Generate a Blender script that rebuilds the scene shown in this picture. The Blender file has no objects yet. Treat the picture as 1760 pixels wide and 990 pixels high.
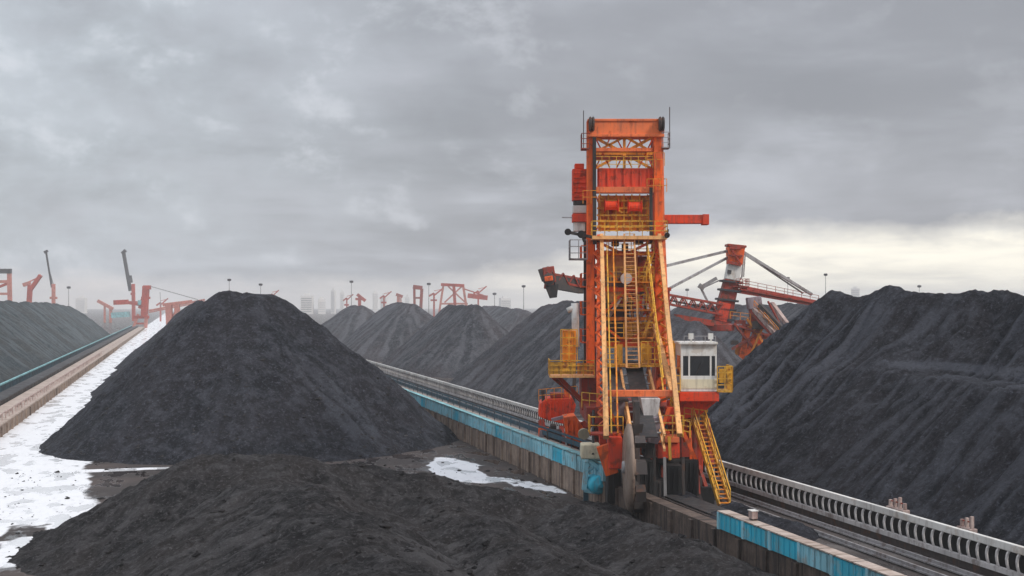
import bpy, math, random
import numpy as np
from mathutils import Vector, Matrix

random.seed(7)
C = bpy.context.scene
COL = C.collection
R = math.radians

# ------------------------------------------------------------------ camera
F = 2124.0          # focal length, in pixels of a 1760 wide picture
TH = R(15.2)        # the camera looks 15.2 deg to the right of the conveyors (world +Y)
H = 14.0            # drone height
HOR = 525.0
cam_d = bpy.data.cameras.new('camera')
cam = bpy.data.objects.new('camera', cam_d)
COL.objects.link(cam)
cam_d.sensor_width = 36.0
cam_d.lens = 36.0 * F / 1760.0
cam_d.shift_y = (HOR - 495.0) / 1760.0
cam_d.clip_start = 0.5
cam_d.clip_end = 30000
cam.location = (0, 0, H)
cam.rotation_euler = (R(90), 0, -TH)
C.camera = cam

def W(xc, d, z=0.0):
    """metres right of the camera axis, metres ahead, height -> world"""
    return Vector((xc * math.cos(TH) + d * math.sin(TH), -xc * math.sin(TH) + d * math.cos(TH), z))

def at(u, v, d):
    return W((u - 880) * d / F, d, H - (v - HOR) * d / F)

# ------------------------------------------------------------------ materials
def new_mat(name):
    m = bpy.data.materials.new(name)
    m.use_nodes = True
    nt = m.node_tree
    return m, nt, nt.nodes['Principled BSDF']

def N(nt, t, **kw):
    n = nt.nodes.new(t)
    for k, v in kw.items():
        if k in n.inputs.keys():
            n.inputs[k].default_value = v
        else:
            setattr(n, k, v)
    return n

def mixc(nt, fac, a, b, blend='MIX'):
    n = nt.nodes.new('ShaderNodeMix'); n.data_type = 'RGBA'; n.blend_type = blend
    for idx, val in ((0, fac), (6, a), (7, b)):
        if hasattr(val, 'is_output'):
            nt.links.new(val, n.inputs[idx])
        elif idx == 0:
            n.inputs[0].default_value = val
        else:
            n.inputs[idx].default_value = (*val, 1)
    return n.outputs[2]

def math_n(nt, op, a, b=0.0, c=0.0, clamp=False):
    n = nt.nodes.new('ShaderNodeMath'); n.operation = op; n.use_clamp = clamp
    for i, val in enumerate((a, b, c)):
        if hasattr(val, 'is_output'):
            nt.links.new(val, n.inputs[i])
        else:
            n.inputs[i].default_value = val
    return n.outputs[0]

def ramp(nt, src, lo, hi, a=0.0, b=1.0, smooth=True):
    n = nt.nodes.new('ShaderNodeMapRange'); n.interpolation_type = 'SMOOTHSTEP' if smooth else 'LINEAR'
    nt.links.new(src, n.inputs[0])
    for i, val in ((1, lo), (2, hi), (3, a), (4, b)):
        n.inputs[i].default_value = val
    return n.outputs[0]

def noise(nt, vec, scale, detail=6.0, rough=0.6, dist=0.0):
    n = N(nt, 'ShaderNodeTexNoise'); n.inputs['Scale'].default_value = scale
    n.inputs['Detail'].default_value = detail; n.inputs['Roughness'].default_value = rough
    n.inputs['Distortion'].default_value = dist
    if vec is not None: nt.links.new(vec, n.inputs['Vector'])
    return n.outputs['Fac']

def coords(nt, scale=(1, 1, 1)):
    tc = N(nt, 'ShaderNodeTexCoord'); mp = N(nt, 'ShaderNodeMapping')
    nt.links.new(tc.outputs['Object'], mp.inputs['Vector'])
    mp.inputs['Scale'].default_value = scale
    return mp.outputs['Vector']

def paint(name, col, wear=(0.10, 0.045, 0.025), amt=0.35, rough=0.6, dust=(0.10, 0.07, 0.06), metal=0.0, scale=1.0):
    """site-worn paint: patches of rust, coal dust streaks, slightly faded"""
    m, nt, b = new_mat(name)
    v = coords(nt)
    n1 = noise(nt, v, 0.9 * scale, 8, 0.68)
    n2 = noise(nt, coords(nt, (2.2, 2.2, 0.35)), 1.3 * scale, 6, 0.6)
    n3 = noise(nt, v, 0.25 * scale, 3, 0.5)
    faded = mixc(nt, ramp(nt, n3, 0.35, 0.7), col, tuple(min(1, c * 0.72 + 0.02) for c in col))
    rust = ramp(nt, n1, 0.53, 0.64, 0, min(1, amt * 1.8))
    c1 = mixc(nt, rust, faded, wear)
    c2 = mixc(nt, ramp(nt, n2, 0.48, 0.68, 0, min(1, amt * 1.3)), c1, dust)
    nt.links.new(c2, b.inputs['Base Color'])
    b.inputs['Roughness'].default_value = rough
    nt.links.new(ramp(nt, n1, 0.3, 0.7, rough - 0.12, min(1, rough + 0.3)), b.inputs['Roughness'])
    b.inputs['Metallic'].default_value = metal; b.inputs['Specular IOR Level'].default_value = 0.3
    return m

def coal(name, dark, pale, warm, bump=0.5, scale=1.0):
    m, nt, b = new_mat(name)
    tc = N(nt, 'ShaderNodeTexCoord'); v = tc.outputs['Object']
    big = noise(nt, v, 0.12 * scale, 6, 0.65, 0.8)
    mid = noise(nt, v, 0.7 * scale, 7, 0.7)
    fine = noise(nt, v, 3.4 * scale, 6, 0.8)
    at_ = N(nt, 'ShaderNodeAttribute'); at_.attribute_name = 'rill'
    c = mixc(nt, ramp(nt, big, 0.40, 0.60), dark, warm)
    c = mixc(nt, ramp(nt, mid, 0.44, 0.66, 0, 0.8), c, pale)
    c = mixc(nt, ramp(nt, at_.outputs['Fac'], 0.25, 0.90, 0, 0.9), c, tuple(x * 1.3 for x in pale))
    c = mixc(nt, ramp(nt, fine, 0.52, 0.66, 0, 0.7), c, tuple(x * 1.7 for x in pale))
    c = mixc(nt, ramp(nt, fine, 0.33, 0.46, 0.6, 0), c, tuple(x * 0.45 for x in dark))
    nt.links.new(c, b.inputs['Base Color'])
    b.inputs['Roughness'].default_value = 0.85
    b.inputs['Specular IOR Level'].default_value = 0.15
    h = math_n(nt, 'ADD', math_n(nt, 'MULTIPLY', mid, 0.8), math_n(nt, 'MULTIPLY', fine, 0.35))
    bp = N(nt, 'ShaderNodeBump', Strength=bump, Distance=1.4)
    nt.links.new(h, bp.inputs['Height']); nt.links.new(bp.outputs['Normal'], b.inputs['Normal'])
    return m

def masonry(name, a, bcol, stain, joint=2.4):
    """concrete retaining wall: cast bays, vertical run-off stains, rough face"""
    m, nt, b = new_mat(name)
    v = coords(nt)
    n1 = noise(nt, v, 1.6, 8, 0.7)
    n2 = noise(nt, coords(nt, (0.6, 2.6, 0.25)), 0.9, 6, 0.65)
    c = mixc(nt, ramp(nt, n1, 0.35, 0.66), a, bcol)
    c = mixc(nt, ramp(nt, n2, 0.44, 0.64, 0, 0.8), c, stain)
    sx = N(nt, 'ShaderNodeSeparateXYZ'); nt.links.new(v, sx.inputs[0])
    fr = math_n(nt, 'FRACT', math_n(nt, 'DIVIDE', sx.outputs['Y'], joint))
    ln = math_n(nt, 'LESS_THAN', fr, 0.05)
    c = mixc(nt, math_n(nt, 'MULTIPLY', ln, 0.7), c, tuple(x * 0.35 for x in stain))
    nt.links.new(c, b.inputs['Base Color'])
    b.inputs['Roughness'].default_value = 0.9
    bp = N(nt, 'ShaderNodeBump', Strength=0.6, Distance=0.12)
    nt.links.new(n1, bp.inputs['Height']); nt.links.new(bp.outputs['Normal'], b.inputs['Normal'])
    return m

def glass(name, col=(0.012, 0.014, 0.017)):
    m, nt, b = new_mat(name)
    n1 = noise(nt, coords(nt), 1.5, 4, 0.6)
    nt.links.new(mixc(nt, n1, col, tuple(c * 2 for c in col)), b.inputs['Base Color'])
    b.inputs['Roughness'].default_value = 0.12
    return m

M = {}
M['orange'] = paint('orange_paint', (0.94, 0.132, 0.012), amt=0.28, scale=1.6)
M['red'] = paint('red_paint', (0.82, 0.058, 0.010), amt=0.3, scale=1.6)
M['deep_red'] = paint('old_red_paint', (0.36, 0.036, 0.016), amt=0.6, scale=1.6)
M['salmon'] = paint('faded_orange_paint', (0.90, 0.20, 0.06), wear=(0.35, 0.05, 0.025), amt=0.3, scale=1.6)
M['cream'] = paint('cream_paint', (0.90, 0.47, 0.18), wear=(0.62, 0.22, 0.07), amt=0.35, scale=1.6)
M['yellow'] = paint('yellow_paint', (0.82, 0.43, 0.035), wear=(0.40, 0.12, 0.03), amt=0.5, scale=1.6)
M['amber'] = paint('amber_paint', (0.90, 0.30, 0.018), wear=(0.42, 0.08, 0.02), amt=0.5, scale=1.6)
M['white'] = paint('white_paint', (0.80, 0.78, 0.74), wear=(0.42, 0.30, 0.2), amt=0.22)
M['ivory'] = paint('ivory_paint', (0.80, 0.72, 0.52), wear=(0.42, 0.30, 0.2), amt=0.22)
M['cyan'] = paint('cyan_sheet', (0.045, 0.52, 0.70), wear=(0.25, 0.45, 0.50), amt=0.45, dust=(0.18, 0.2, 0.2))
M['pale_cyan'] = paint('pale_cyan_sheet', (0.32, 0.66, 0.76), wear=(0.4, 0.38, 0.36), amt=0.4)
M['navy'] = paint('dark_blue_paint', (0.025, 0.075, 0.11), amt=0.3)
M['teal'] = paint('teal_paint', (0.30, 0.60, 0.64), wear=(0.1, 0.16, 0.17), amt=0.4)
M['grey'] = paint('grey_steel', (0.36, 0.345, 0.35), wear=(0.16, 0.12, 0.11), amt=0.4)
M['pale_grey'] = paint('galvanised_steel', (0.62, 0.59, 0.58), wear=(0.30, 0.25, 0.23), amt=0.4)
M['mauve'] = paint('mauve_steel', (0.33, 0.26, 0.29), wear=(0.2, 0.13, 0.12), amt=0.4)
M['black'] = paint('black_steel', (0.022, 0.021, 0.022), wear=(0.06, 0.04, 0.035), amt=0.4)
M['dark'] = paint('grimy_steel', (0.05, 0.040, 0.038), wear=(0.12, 0.06, 0.04), amt=0.5)
M['pit'] = paint('tarred_sheet', (0.008, 0.008, 0.009), wear=(0.015, 0.014, 0.013), amt=0.2, rough=0.9, dust=(0.012, 0.012, 0.012))  # near-black; on the reclaimer it paints the undercarriage shade
M['rubber'] = paint('belt_rubber', (0.030, 0.030, 0.033), wear=(0.06, 0.058, 0.056), amt=0.4, rough=0.6)
M['beige'] = paint('scoured_steel', (0.30, 0.215, 0.165), wear=(0.13, 0.08, 0.06), amt=0.4, rough=0.45)
M['wall'] = masonry('stained_concrete', (0.22, 0.155, 0.12), (0.34, 0.25, 0.19), (0.085, 0.055, 0.043))
M['wall_dirty'] = masonry('coal_stained_concrete', (0.085, 0.058, 0.046), (0.15, 0.105, 0.082), (0.030, 0.022, 0.020))
M['ledge'] = masonry('ledge_concrete', (0.56, 0.47, 0.41), (0.44, 0.34, 0.29), (0.24, 0.17, 0.13), 3.0)
M['block'] = masonry('pink_block', (0.42, 0.30, 0.27), (0.52, 0.42, 0.38), (0.20, 0.12, 0.11), 0.6)
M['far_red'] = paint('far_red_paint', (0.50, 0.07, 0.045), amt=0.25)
M['far_pink'] = paint('sun_bleached_red', (0.62, 0.22, 0.17), amt=0.25)  # red paled towards pink, distance haze mixed into the colour
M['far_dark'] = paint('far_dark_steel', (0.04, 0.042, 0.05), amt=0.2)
M['tower_a'] = masonry('pale_render', (0.80, 0.77, 0.74), (0.74, 0.71, 0.69), (0.68, 0.65, 0.64), 8)  # walls paled in the colour to stand in for distance haze
M['tower_window'] = masonry('pale_window_band', (0.55, 0.55, 0.56), (0.60, 0.59, 0.59), (0.52, 0.52, 0.53), 8)  # window bands paled the same way, haze in the colour
M['glass'] = glass('cab_glass')
M['coal'] = coal('coal_heap', (0.014, 0.016, 0.023), (0.080, 0.085, 0.104), (0.026, 0.025, 0.032), 1.0)
M['coal_front'] = coal('coal_heap_damp', (0.020, 0.019, 0.021), (0.108, 0.103, 0.107), (0.046, 0.040, 0.040), 1.0, 1.3)
M['coal_far'] = coal('coal_heap_haze_pale', (0.046, 0.050, 0.060), (0.112, 0.113, 0.126), (0.070, 0.062, 0.070), 1.0, 0.8)  # far coal lightened and blued, distance haze put into the colour
M['coal_teal'] = coal('coal_heap_haze_teal', (0.042, 0.058, 0.068), (0.105, 0.125, 0.135), (0.064, 0.066, 0.066), 1.0, 0.8)  # coal tinted teal-grey, distance haze put into the colour

# ------------------------------------------------------------------ mesh builder
class MB:
    def __init__(s):
        s.v = []; s.f = []
    def add(s, vs, fs):
        k = len(s.v); s.v += [tuple(p) for p in vs]; s.f += [tuple(k + i for i in f) for f in fs]
        return s
    def box(s, x0, x1, y0, y1, z0, z1):
        vs = [(x0,y0,z0),(x1,y0,z0),(x1,y1,z0),(x0,y1,z0),(x0,y0,z1),(x1,y0,z1),(x1,y1,z1),(x0,y1,z1)]
        return s.add(vs, [(0,3,2,1),(4,5,6,7),(0,1,5,4),(1,2,6,5),(2,3,7,6),(3,0,4,7)])
    def bar(s, a, b, w, h=None, w2=None, h2=None, up=(0, 0, 1)):
        """square bar from a to b, w wide and h deep (tapering to w2, h2)"""
        h = w if h is None else h; w2 = w if w2 is None else w2; h2 = h if h2 is None else h2
        a = Vector(a); b = Vector(b); t = (b - a).normalized(); up = Vector(up)
        if abs(t.dot(up)) > 0.98: up = Vector((0, 1, 0))
        sx = t.cross(up).normalized(); sy = sx.cross(t).normalized()
        vs = []
        for p, ww, hh in ((a, w, h), (b, w2, h2)):
            for i, j in ((-1,-1),(1,-1),(1,1),(-1,1)):
                vs.append(p + sx * (i * ww / 2) + sy * (j * hh / 2))
        return s.add(vs, [(3,2,1,0),(4,5,6,7),(0,1,5,4),(1,2,6,5),(2,3,7,6),(3,0,4,7)])
    def tube(s, a, b, r, r2=None, n=10):
        r2 = r if r2 is None else r2
        a = Vector(a); b = Vector(b); t = (b - a).normalized(); up = Vector((0, 0, 1))
        if abs(t.dot(up)) > 0.98: up = Vector((0, 1, 0))
        sx = t.cross(up).normalized(); sy = sx.cross(t).normalized()
        vs = []
        for p, rr in ((a, r), (b, r2)):
            for i in range(n):
                an = 2 * math.pi * i / n
                vs.append(p + (sx * math.cos(an) + sy * math.sin(an)) * rr)
        fs = [(i, (i + 1) % n, n + (i + 1) % n, n + i) for i in range(n)]
        fs += [tuple(range(n - 1, -1, -1)), tuple(range(n, 2 * n))]
        return s.add(vs, fs)
    def lathe(s, c, axis, prof, n=24):
        """prof: (offset along axis, radius)"""
        c = Vector(c); ax = Vector(axis).normalized()
        up = Vector((0, 0, 1)) if abs(ax.z) < 0.9 else Vector((0, 1, 0))
        sx = ax.cross(up).normalized(); sy = sx.cross(ax).normalized()
        vs = []; fs = []; k = len(prof)
        for o, r in prof:
            for i in range(n):
                an = 2 * math.pi * i / n
                vs.append(c + ax * o + (sx * math.cos(an) + sy * math.sin(an)) * r)
        for j in range(k - 1):
            for i in range(n):
                fs.append((j*n+i, j*n+(i+1)%n, (j+1)*n+(i+1)%n, (j+1)*n+i))
        fs += [tuple(range(n - 1, -1, -1)), tuple((k-1)*n + i for i in range(n))]
        return s.add(vs, fs)
    def prism(s, poly, y0, y1):
        """polygon in x-z, extruded along y"""
        n = len(poly)
        vs = [(x, y0, z) for x, z in poly] + [(x, y1, z) for x, z in poly]
        fs = [tuple(range(n)), tuple(range(2 * n - 1, n - 1, -1))]
        fs += [(i, i + n, (i + 1) % n + n, (i + 1) % n) for i in range(n)]
        return s.add(vs, fs)
    def rail(s, pts, h=1.05, step=1.2, r=0.035, mid=2):
        """handrail along pts (deck level)"""
        for a, b in zip(pts[:-1], pts[1:]):
            a = Vector(a); b = Vector(b); n = max(1, int((b - a).length / step))
            for i in range(n + 1):
                p = a.lerp(b, i / n); s.bar(p, p + Vector((0, 0, h)), r * 1.6)
            for k in range(mid + 1):
                o = Vector((0, 0, h * (k + 1) / (mid + 1))); s.bar(a + o, b + o, r * 1.6)
        return s
    def build(s, name, mat, parent=None, smooth=False, bevel=0.0):
        me = bpy.data.meshes.new(name)
        me.from_pydata(s.v, [], s.f)
        me.materials.append(mat)
        if smooth:
            for p in me.polygons: p.use_smooth = len(p.vertices) == 4
        me.update()
        import bmesh
        bm = bmesh.new(); bm.from_mesh(me); bmesh.ops.recalc_face_normals(bm, faces=bm.faces); bm.to_mesh(me); bm.free()
        o = bpy.data.objects.new(name, me); COL.objects.link(o)
        if parent is not None: o.parent = parent
        if bevel > 0:
            b = o.modifiers.new('edge', 'BEVEL'); b.width = bevel; b.segments = 2; b.limit_method = 'ANGLE'
        return o

def tag(o, label=None, cat=None, group=None, kind=None):
    if label: o['label'] = label
    if cat: o['category'] = cat
    if group: o['group'] = group
    if kind: o['kind'] = kind
    return o

def empty(name, loc, rz=0.0):
    o = bpy.data.objects.new(name, None); COL.objects.link(o)
    o.location = loc; o.rotation_euler = (0, 0, rz); o.empty_display_size = 0.5
    return o

# ------------------------------------------------------------------ value noise
def _hash(ix, iy, seed):
    h = (ix.astype(np.int64) * 374761393 + iy.astype(np.int64) * 668265263 + seed * 982451653) & 0xFFFFFFFF
    h = ((h ^ (h >> 13)) * 1274126177) & 0xFFFFFFFF
    h = h ^ (h >> 16)
    return (h & 0xFFFF) / 65535.0
def vnoise(x, y, seed=0):
    ix = np.floor(x); iy = np.floor(y); fx = x - ix; fy = y - iy
    fx = fx * fx * (3 - 2 * fx); fy = fy * fy * (3 - 2 * fy)
    a = _hash(ix, iy, seed); b = _hash(ix + 1, iy, seed); c = _hash(ix, iy + 1, seed); d = _hash(ix + 1, iy + 1, seed)
    return (a * (1 - fx) + b * fx) * (1 - fy) + (c * (1 - fx) + d * fx) * fy
def fbm(x, y, seed=0, o=5, g=0.5):
    s = 0; a = 1; t = 0
    for k in range(o):
        s = s + a * vnoise(x * 2 ** k, y * 2 ** k, seed + k * 17); t += a; a *= g
    return s / t

# ------------------------------------------------------------------ coal piles
def pile(lines, slope, bounds, res, mat, label, seed=1, rill=0.45, lump=0.35, crest=1.2, toe=1.6, bench=None, crest_noise=0.5, smax=0.0, group='coal stockpiles', streak=1.0):
    """heap of loose coal: angle of repose either side of ridge polylines [(x, y, h), ...]"""
    x0, x1, y0, y1 = bounds
    nx = int((x1 - x0) / res) + 1; ny = int((y1 - y0) / res) + 1
    gx, gy = np.meshgrid(np.linspace(x0, x1, nx), np.linspace(y0, y1, ny))
    wx = gx + 1.6 * (fbm(gx * 0.09, gy * 0.09, seed + 5, 4) - 0.5) * 2
    wy = gy + 1.6 * (fbm(gx * 0.09, gy * 0.09, seed + 9, 4) - 0.5) * 2
    if bench:
        kb = np.clip((bench[2] - gy) / 8.0, 0, 1) * np.clip((gy - bench[1]) / 8.0, 0, 1); wx = wx - kb * bench[3]
    best = np.full(gx.shape, -99.0); sc = np.zeros(gx.shape); dist = np.zeros(gx.shape); acc = np.zeros(gx.shape)
    for ln in lines:
        off = 0.0
        for (ax, ay, ah), (bx, by, bh) in zip(ln[:-1], ln[1:]):
            dx, dy = bx - ax, by - ay; L = math.hypot(dx, dy) + 1e-6
            t = np.clip(((wx - ax) * dx + (wy - ay) * dy) / L ** 2, 0, 1)
            ex = wx - (ax + dx * t); ey = wy - (ay + dy * t)
            ds = np.sqrt(ex ** 2 + ey ** 2)
            hh = ah + (bh - ah) * t + crest_noise * 2 * (fbm((off + t * L) * 0.16 + ex * 0.03, np.zeros_like(t) + seed, seed + 3, 3) - 0.5)
            h = hh - slope * (np.sqrt(ds ** 2 + crest ** 2) - crest)
            ang = np.arctan2(ex, ey)
            s = off + t * L + ang * 9.0
            if smax > 0: acc += np.exp(np.clip(h / smax, -30, 30))
            up = h > best
            best = np.where(up, h, best); sc = np.where(up, s, sc); dist = np.where(up, ds, dist)
            off += L
    h = smax * np.log(acc) if smax > 0 else best
    if bench:
        h = h + kb * bench[3] * slope
        zb, ya, yb, wd = bench; k = kb
        zz = zb + 0.8 * (fbm(gy * 0.06, gy * 0 + 2, seed, 3) - 0.5) * 2
        cut = np.where(h > zz, np.maximum(zz + 0.08 * (h - zz), h - wd * slope), h)
        h = h * (1 - k) + cut * k
    mid = np.clip(h / 3.0, 0, 1) * np.clip(dist / 3.0, 0.15, 1)
    sw = sc + 1.2 * (fbm(gx * 0.25, gy * 0.25, seed + 21, 3) - 0.5)
    r1 = 1 - np.abs(2 * vnoise(sw * 0.55, dist * 0.07, seed + 31) - 1)
    r2 = 1 - np.abs(2 * vnoise(sw * 1.5, dist * 0.16, seed + 32) - 1)
    rl = 0.65 * r1 + 0.35 * r2
    st = fbm(sw * 1.35, dist * 0.07, seed + 77, 4, 0.62); st = np.clip((st - 0.5) * 4.2 + 0.5, 0, 1)
    rmask = np.clip(fbm(gx * 0.06, gy * 0.06, seed + 40, 3) * 2.2 - 0.5, 0.15, 1)
    h = h - rill * rl * mid * rmask + rill * 0.45 * streak * (st - 0.5) * mid * (0.4 + 0.6 * rmask)
    h = h + lump * 2 * (fbm(gx * 0.33, gy * 0.33, seed + 50, 5, 0.55) - 0.5) * np.clip(h / 1.0, 0.25, 1)
    h = h + lump * 0.75 * (fbm(gx * 1.5, gy * 1.5, seed + 60, 3, 0.65) - 0.5)
    # spread toe
    h = np.where(h < toe, np.where(h > -toe, (h + toe) ** 2 / (4 * toe), 0) , h) - 0.12
    h = np.maximum(h, -0.25)
    trk = streak * st * np.clip(mid * 1.3, 0, 1) * (0.55 + 0.45 * rmask)
    if bench:
        trk = np.maximum(trk, k * np.exp(-((h - zz - 0.25) / 0.32) ** 2) * (gx > 45) * 1.25)
    vs = np.stack([gx, gy, h], -1).reshape(-1, 3)
    idx = np.arange(nx * ny).reshape(ny, nx)
    quads = np.stack([idx[:-1, :-1], idx[:-1, 1:], idx[1:, 1:], idx[1:, :-1]], -1).reshape(-1, 4)
    keep = (h.reshape(-1)[quads] > -0.06).any(1)
    quads = quads[keep]
    used = np.unique(quads); remap = np.full(nx * ny, -1); remap[used] = np.arange(len(used))
    vs = vs[used]; quads = remap[quads]
    cx, cy = float(vs[:, 0].mean()), float(vs[:, 1].mean())
    vs = vs - np.array([cx, cy, 0])
    me = bpy.data.meshes.new('coal_pile')
    me.vertices.add(len(vs)); me.vertices.foreach_set('co', vs.astype(np.float32).ravel())
    me.loops.add(quads.size); me.loops.foreach_set('vertex_index', quads.astype(np.int32).ravel())
    me.polygons.add(len(quads)); me.polygons.foreach_set('loop_start', np.arange(0, quads.size, 4, dtype=np.int32))
    me.polygons.foreach_set('loop_total', np.full(len(quads), 4, dtype=np.int32))
    me.polygons.foreach_set('use_smooth', np.ones(len(quads), dtype=bool))
    me.update(calc_edges=True); me.validate()
    a = me.attributes.new('rill', 'FLOAT', 'POINT')
    a.data.foreach_set('value', trk.reshape(-1)[used].astype(np.float32))
    me.materials.append(mat)
    o = bpy.data.objects.new('coal_pile', me); COL.objects.link(o); o.location = (cx, cy, 0)
    return tag(o, label, 'coal pile', group)

G = 'coal stockpiles'
pile([[(7.6, 129.5, 15.3), (7.8, 138, 15.2), (6.6, 165, 15.0), (5.4, 215, 14.9), (5, 300, 14.6), (5, 360, 14)], [(5.6, 130.5, 15.5), (11.0, 131.5, 15.0)]], 0.86,
     (-20, 36, 102, 385), 0.34, M['coal'], 'tall dark coal pile with rounded peak rising alone between the two conveyor walls', 11,
     rill=1.0, lump=0.46, crest=1.0, toe=0.5, streak=0.68, crest_noise=0.35)
pile([[(-2.0, 79, 2.1), (1.6, 75.2, 5.1), (5.5, 73.6, 5.2), (10, 74, 4.5), (14.5, 74, 3.6), (18.9, 73.6, 2.6), (22.8, 75.0, 1.9)],
      [(4.0, 73, 4.6), (6.0, 61, 4.9), (7, 30, 5.2)], [(14, 68, 3.2), (14, 45, 4.2), (13, 30, 4.5)], [(22.5, 68, 2.3), (23.2, 56, 2.6), (23, 30, 3)], [(26.0, 79, 1.0), (26.4, 70, 1.1)]], 0.53,
     (-17, 28.5, 26, 96), 0.20, M['coal_front'], 'low broad heap of brownish coal filling the foreground in front of the reclaimer', 23,
     streak=0.75, rill=0.4, lump=0.55, crest=1.6, toe=0.4, crest_noise=0.25, smax=0.2)
pile([[(61, 30, 16.2), (61, 60, 15.9), (61, 77, 15.9), (60.7, 82, 15.0), (60.5, 85.5, 15.5), (60.5, 90, 15.0), (60.5, 95.6, 15.9), (60.3, 100.5, 14.8), (60, 106, 15.6)], [(46.6, 113, 3.2), (46.6, 98, 3.9), (47, 86, 3.4)]], 0.88,
     (40.5, 86, 34, 136), 0.30, M['coal'], 'long steep coal bank with a bench cut across it, beside the slatted white guard rail', 37,
     rill=1.5, lump=0.32, crest=0.35, toe=0.7, bench=(9.0, 20, 92, 3.2), crest_noise=0.12)
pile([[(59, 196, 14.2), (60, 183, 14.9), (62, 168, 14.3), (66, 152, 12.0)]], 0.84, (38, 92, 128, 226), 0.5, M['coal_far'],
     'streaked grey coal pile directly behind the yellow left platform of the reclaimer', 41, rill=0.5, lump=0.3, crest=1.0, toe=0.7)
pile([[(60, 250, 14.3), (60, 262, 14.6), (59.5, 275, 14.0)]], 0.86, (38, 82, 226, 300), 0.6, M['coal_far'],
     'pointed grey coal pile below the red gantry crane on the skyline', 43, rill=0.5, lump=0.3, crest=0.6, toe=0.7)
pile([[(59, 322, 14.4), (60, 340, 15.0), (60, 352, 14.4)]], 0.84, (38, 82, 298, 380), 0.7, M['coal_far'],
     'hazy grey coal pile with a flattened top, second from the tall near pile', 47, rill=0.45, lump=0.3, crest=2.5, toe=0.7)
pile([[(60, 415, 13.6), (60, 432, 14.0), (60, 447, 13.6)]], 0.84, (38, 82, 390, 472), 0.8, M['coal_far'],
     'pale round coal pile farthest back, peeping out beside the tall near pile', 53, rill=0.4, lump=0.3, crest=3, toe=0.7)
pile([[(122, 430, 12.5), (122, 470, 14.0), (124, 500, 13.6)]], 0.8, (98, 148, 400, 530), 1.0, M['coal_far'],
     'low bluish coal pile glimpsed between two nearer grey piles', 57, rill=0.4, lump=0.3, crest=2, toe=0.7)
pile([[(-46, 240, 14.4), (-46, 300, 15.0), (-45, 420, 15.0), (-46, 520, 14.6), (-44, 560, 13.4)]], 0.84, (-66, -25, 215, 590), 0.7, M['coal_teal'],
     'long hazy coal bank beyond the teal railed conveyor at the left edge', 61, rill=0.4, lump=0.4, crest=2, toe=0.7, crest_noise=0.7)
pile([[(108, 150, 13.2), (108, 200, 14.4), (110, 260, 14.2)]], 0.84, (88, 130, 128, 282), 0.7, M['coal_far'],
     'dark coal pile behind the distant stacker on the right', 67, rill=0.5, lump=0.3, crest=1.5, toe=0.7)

pile([[(30.8, 63.0, 1.1), (31.5, 70, 1.5), (32.2, 76, 1.4), (33.5, 80, 0.9)], [(35.5, 69, 0.9), (36, 77, 0.9)]], 0.55, (27.8, 40.3, 58, 86), 0.25, M['coal'],
     'black heap of spilled coal on the track bed under the bucket wheel', 83, rill=0.2, lump=0.5, crest=0.6, toe=0.4, group='coal stockpiles')
def lumps(name, spots, mat, smin, smax_, seed):
    rr = random.Random(seed); mb = MB()
    for (x, y, z) in spots:
        r = smin + (smax_ - smin) * rr.random() ** 3.5; vs = []
        for (dx, dy, dz) in ((1, 0, 0), (0, 1, 0), (-1, 0, 0), (0, -1, 0), (0.1, -0.1, 0.55), (0, 0, -0.6)):
            vs.append((x + r * (dx + rr.uniform(-.4, .4)), y + r * (dy + rr.uniform(-.4, .4)), z + r * (dz + rr.uniform(-.3, .3))))
        mb.add(vs, [(0, 1, 4), (1, 2, 4), (2, 3, 4), (3, 0, 4), (1, 0, 5), (2, 1, 5), (3, 2, 5), (0, 3, 5)])
    o = mb.build(name, mat); tag(o, kind='stuff'); return o
rr = random.Random(17); spots = []
for o in [o for o in bpy.data.objects if o.name in ('coal_pile', 'coal_pile.001')]:
    vv = o.data.vertices; lx, ly, _ = o.location; n = 0
    while n < (2600 if o.name.endswith('001') else 1500):
        p = vv[rr.randrange(len(vv))].co
        if p.z + 0.0 < (0.5 if rr.random() < 0.5 else 9) and p.y + ly < 150: spots.append((p.x + lx, p.y + ly, p.z)); n += 1
for k in range(420):
    x = rr.uniform(-13, 28); y = rr.uniform(76, 112); spots.append((x, y, 0.02))
lumps('coal_lumps', spots, M['coal_front'], 0.05, 0.27, 5)

# ------------------------------------------------------------------ ground: one sheet to the horizon, finer near the yard
def graded(lo, hi, a, b, fine, grow=1.25):
    xs = list(np.arange(a, b + 1e-6, fine)); st = fine
    while xs[-1] < hi: st *= grow; xs.append(min(hi, xs[-1] + st))
    st = fine
    while xs[0] > lo: st *= grow; xs.insert(0, max(lo, xs[0] - st))
    return np.array(xs)
gxs = graded(-4500, 4500, -28, 32, 0.5); gys = graded(-200, 5200, 40, 130, 0.5, 1.12)
gx, gy = np.meshgrid(gxs, gys)
wn = fbm(gx * 0.22, gy * 0.10, 5, 5, 0.55) - 0.5
wn2 = fbm(gx * 0.05, gy * 0.05, 8, 4) - 0.5
def ss(x, a, b):
    t = np.clip((x - a) / (b - a), 0, 1); return t * t * (3 - 2 * t)
lane = ss(-(gx + wn * 7.0), 5.2, 8.0) * ss(gx, -21, -19)               # pale lane left of the piles
lane = lane * (1 - 0.7 * ss(fbm(gx * 0.45, gy * 0.22, 71, 4), 0.55, 0.64) * ss(gy, 92, 80))
lane = lane * (1 - 0.35 * ss(fbm(gx * 0.3, gy * 0.12, 73, 4), 0.60, 0.70))
pt = ss(1.0 - (((gx - 23.6 + wn * 4.5) / 2.6) ** 2 + ((gy - 103) / 9.5) ** 2), 0.0, 0.35)
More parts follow.
